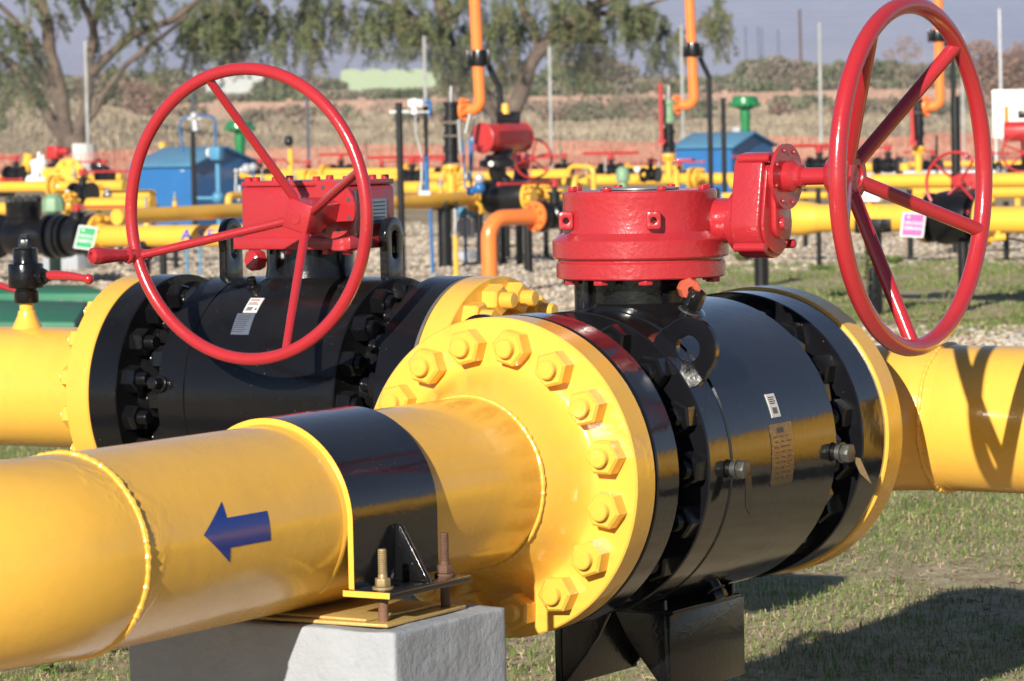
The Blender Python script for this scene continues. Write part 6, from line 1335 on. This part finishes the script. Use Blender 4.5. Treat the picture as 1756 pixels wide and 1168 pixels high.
for i, (x, y, D, h) in enumerate(((128, 318, 33, .20), (300, 352, 32, .12), (450, 326, 35, .22), (505, 318, 36, .16), (640, 322, 34, .14), (756, 330, 31, .16), (1005, 305, 33, .15), (1130, 305, 35, .2), (1285, 316, 33, .14), (1420, 300, 35, .14), (1585, 318, 30, .12), (1712, 318, 30, .16))):
    a = P3(x, y, D); t = thing('tapping', ['yellow stub with silver needle valve, %s' % q for q in ('beside the tree base', 'before the blue shed', 'over the left gearbox', 'right of the standpipe', 'by the tall black post rear', 'below the left relief valve', 'by the looped pipe', 'by the green dome', 'right of the round gearbox', 'by the wheel hub', 'by the far handwheel', 'at the right rim')][i], 'tapping', a, 'silver needle valves on stubs')
    MB().cyl(a - Z * .03, a + Z * h * .3, .022, 12).build('stub', M['yellow_bg'], t); MB().cyl(a + Z * h * .3, a + Z * h * .7, .014, 10).cyl(a + Z * h * .5 - X * .035, a + Z * h * .5 + X * .035, .009, 8).cyl(a + Z * h * .7, a + Z * h, .007, 8).build('needle_valve', M['steel'], t)
for i, (x, y0, D, w) in enumerate(((205, 356, 31, 10), (300, 384, 30, 9), (440, 340, 37, 8), (640, 325, 38, 8), (935, 345, 31, 10), (1060, 325, 36, 8), (1230, 322, 35, 9), (1380, 318, 32, 9), (1560, 324, 29, 10), (1725, 345, 28, 10))):
    support(['under the capped pipe left', 'under the running pipe left', 'below the left gearbox row', 'behind the tall black post row', 'left of the round gearbox', 'behind the round gearbox', 'under the row at the right shed', 'by the wheel shaft', 'under the upper right pipe', 'near the right edge under the pipes'][i] + ', slim black post', P3(x, y0, D), w / 2 * D / FPX)
# ---- little plants
def weed(label, x, y, h, n, seed, mat=None, stem=True, wide=.5, leaf=.03):
    random.seed(seed); b_ = atz(x, y, 0); t = thing('weed', label, 'plant', b_, 'young weeds in the gravel and grass'); mb = MB(); vs = []; fs = []
    for _ in range(n):
        a = random.uniform(0, 2 * PI); d = Vector((math.cos(a) * wide, math.sin(a) * wide, 1)).normalized(); L = h * random.uniform(.6, 1.1); tip = b_ + d * L; mb.tube([b_, b_ + d * L * .5, tip], [.003, .0025, .001], 5)
        for k in range(10):
            q = b_ + d * L * (.25 + .08 * k); ld = Vector((random.uniform(-1, 1), random.uniform(-1, 1), random.uniform(-.1, 1))).normalized(); tri_leaves(vs, fs, q, ld, leaf * random.uniform(.7, 1.3), leaf * .26)
    mb.build('stems', bark2, t); MB().add(vs, fs).build('leaves', blade_mats[0] if mat is None else mat, t, flat=True); return t
weed('leafy sapling growing in the gravel strip under the right handwheel', 1605, 580, .30, 6, 1, wide=.35, leaf=.035)
weed('small sapling left of the leafy one in the gravel strip', 1563, 575, .17, 3, 2, wide=.3)
weed('young sprout leaning on the thick black post', 1484, 548, .42, 4, 3, wide=.15, leaf=.035)
weed('low bushy weed behind the round red gearbox', 1275, 452, .16, 26, 4, wide=1.2, leaf=.05)
weed('low green tuft right of the thick black saddle post', 1530, 455, .10, 24, 5, wide=1.4, leaf=.04)
weed('low green tuft beside the left end of the grass strip', 1410, 470, .09, 20, 6, wide=1.4, leaf=.04)
for x, y in ((75, 1160), (165, 1105), (190, 1120)): weed('tiny star shaped grass sprout on bare soil below the nearest pipe', x, y, .055, 7, x, wide=.9, leaf=.02)
# ---- haze
lo = SD(-3400, -60, -1.0); z0, z1 = -2.5, 640
t = MB().box(SD(0, 3700, (z0 + z1) / 2), (8200, 7800, z1 - z0), SH, FH, Z)
hz = bpy.data.materials.new('haze_air'); hz.use_nodes = True; nt = hz.node_tree; nt.nodes.clear(); out = nt.nodes.new('ShaderNodeOutputMaterial'); pv = nt.nodes.new('ShaderNodeVolumePrincipled')
pv.inputs['Color'].default_value = (.54, .68, 1.0, 1); pv.inputs['Density'].default_value = HAZE; pv.inputs['Anisotropy'].default_value = -.2; nt.links.new(pv.outputs[0], out.inputs['Volume'])
o = t.build('haze', hz, None, flat=True); tag(o, 'thin bluish air haze over the whole place', 'haze', kind='stuff')
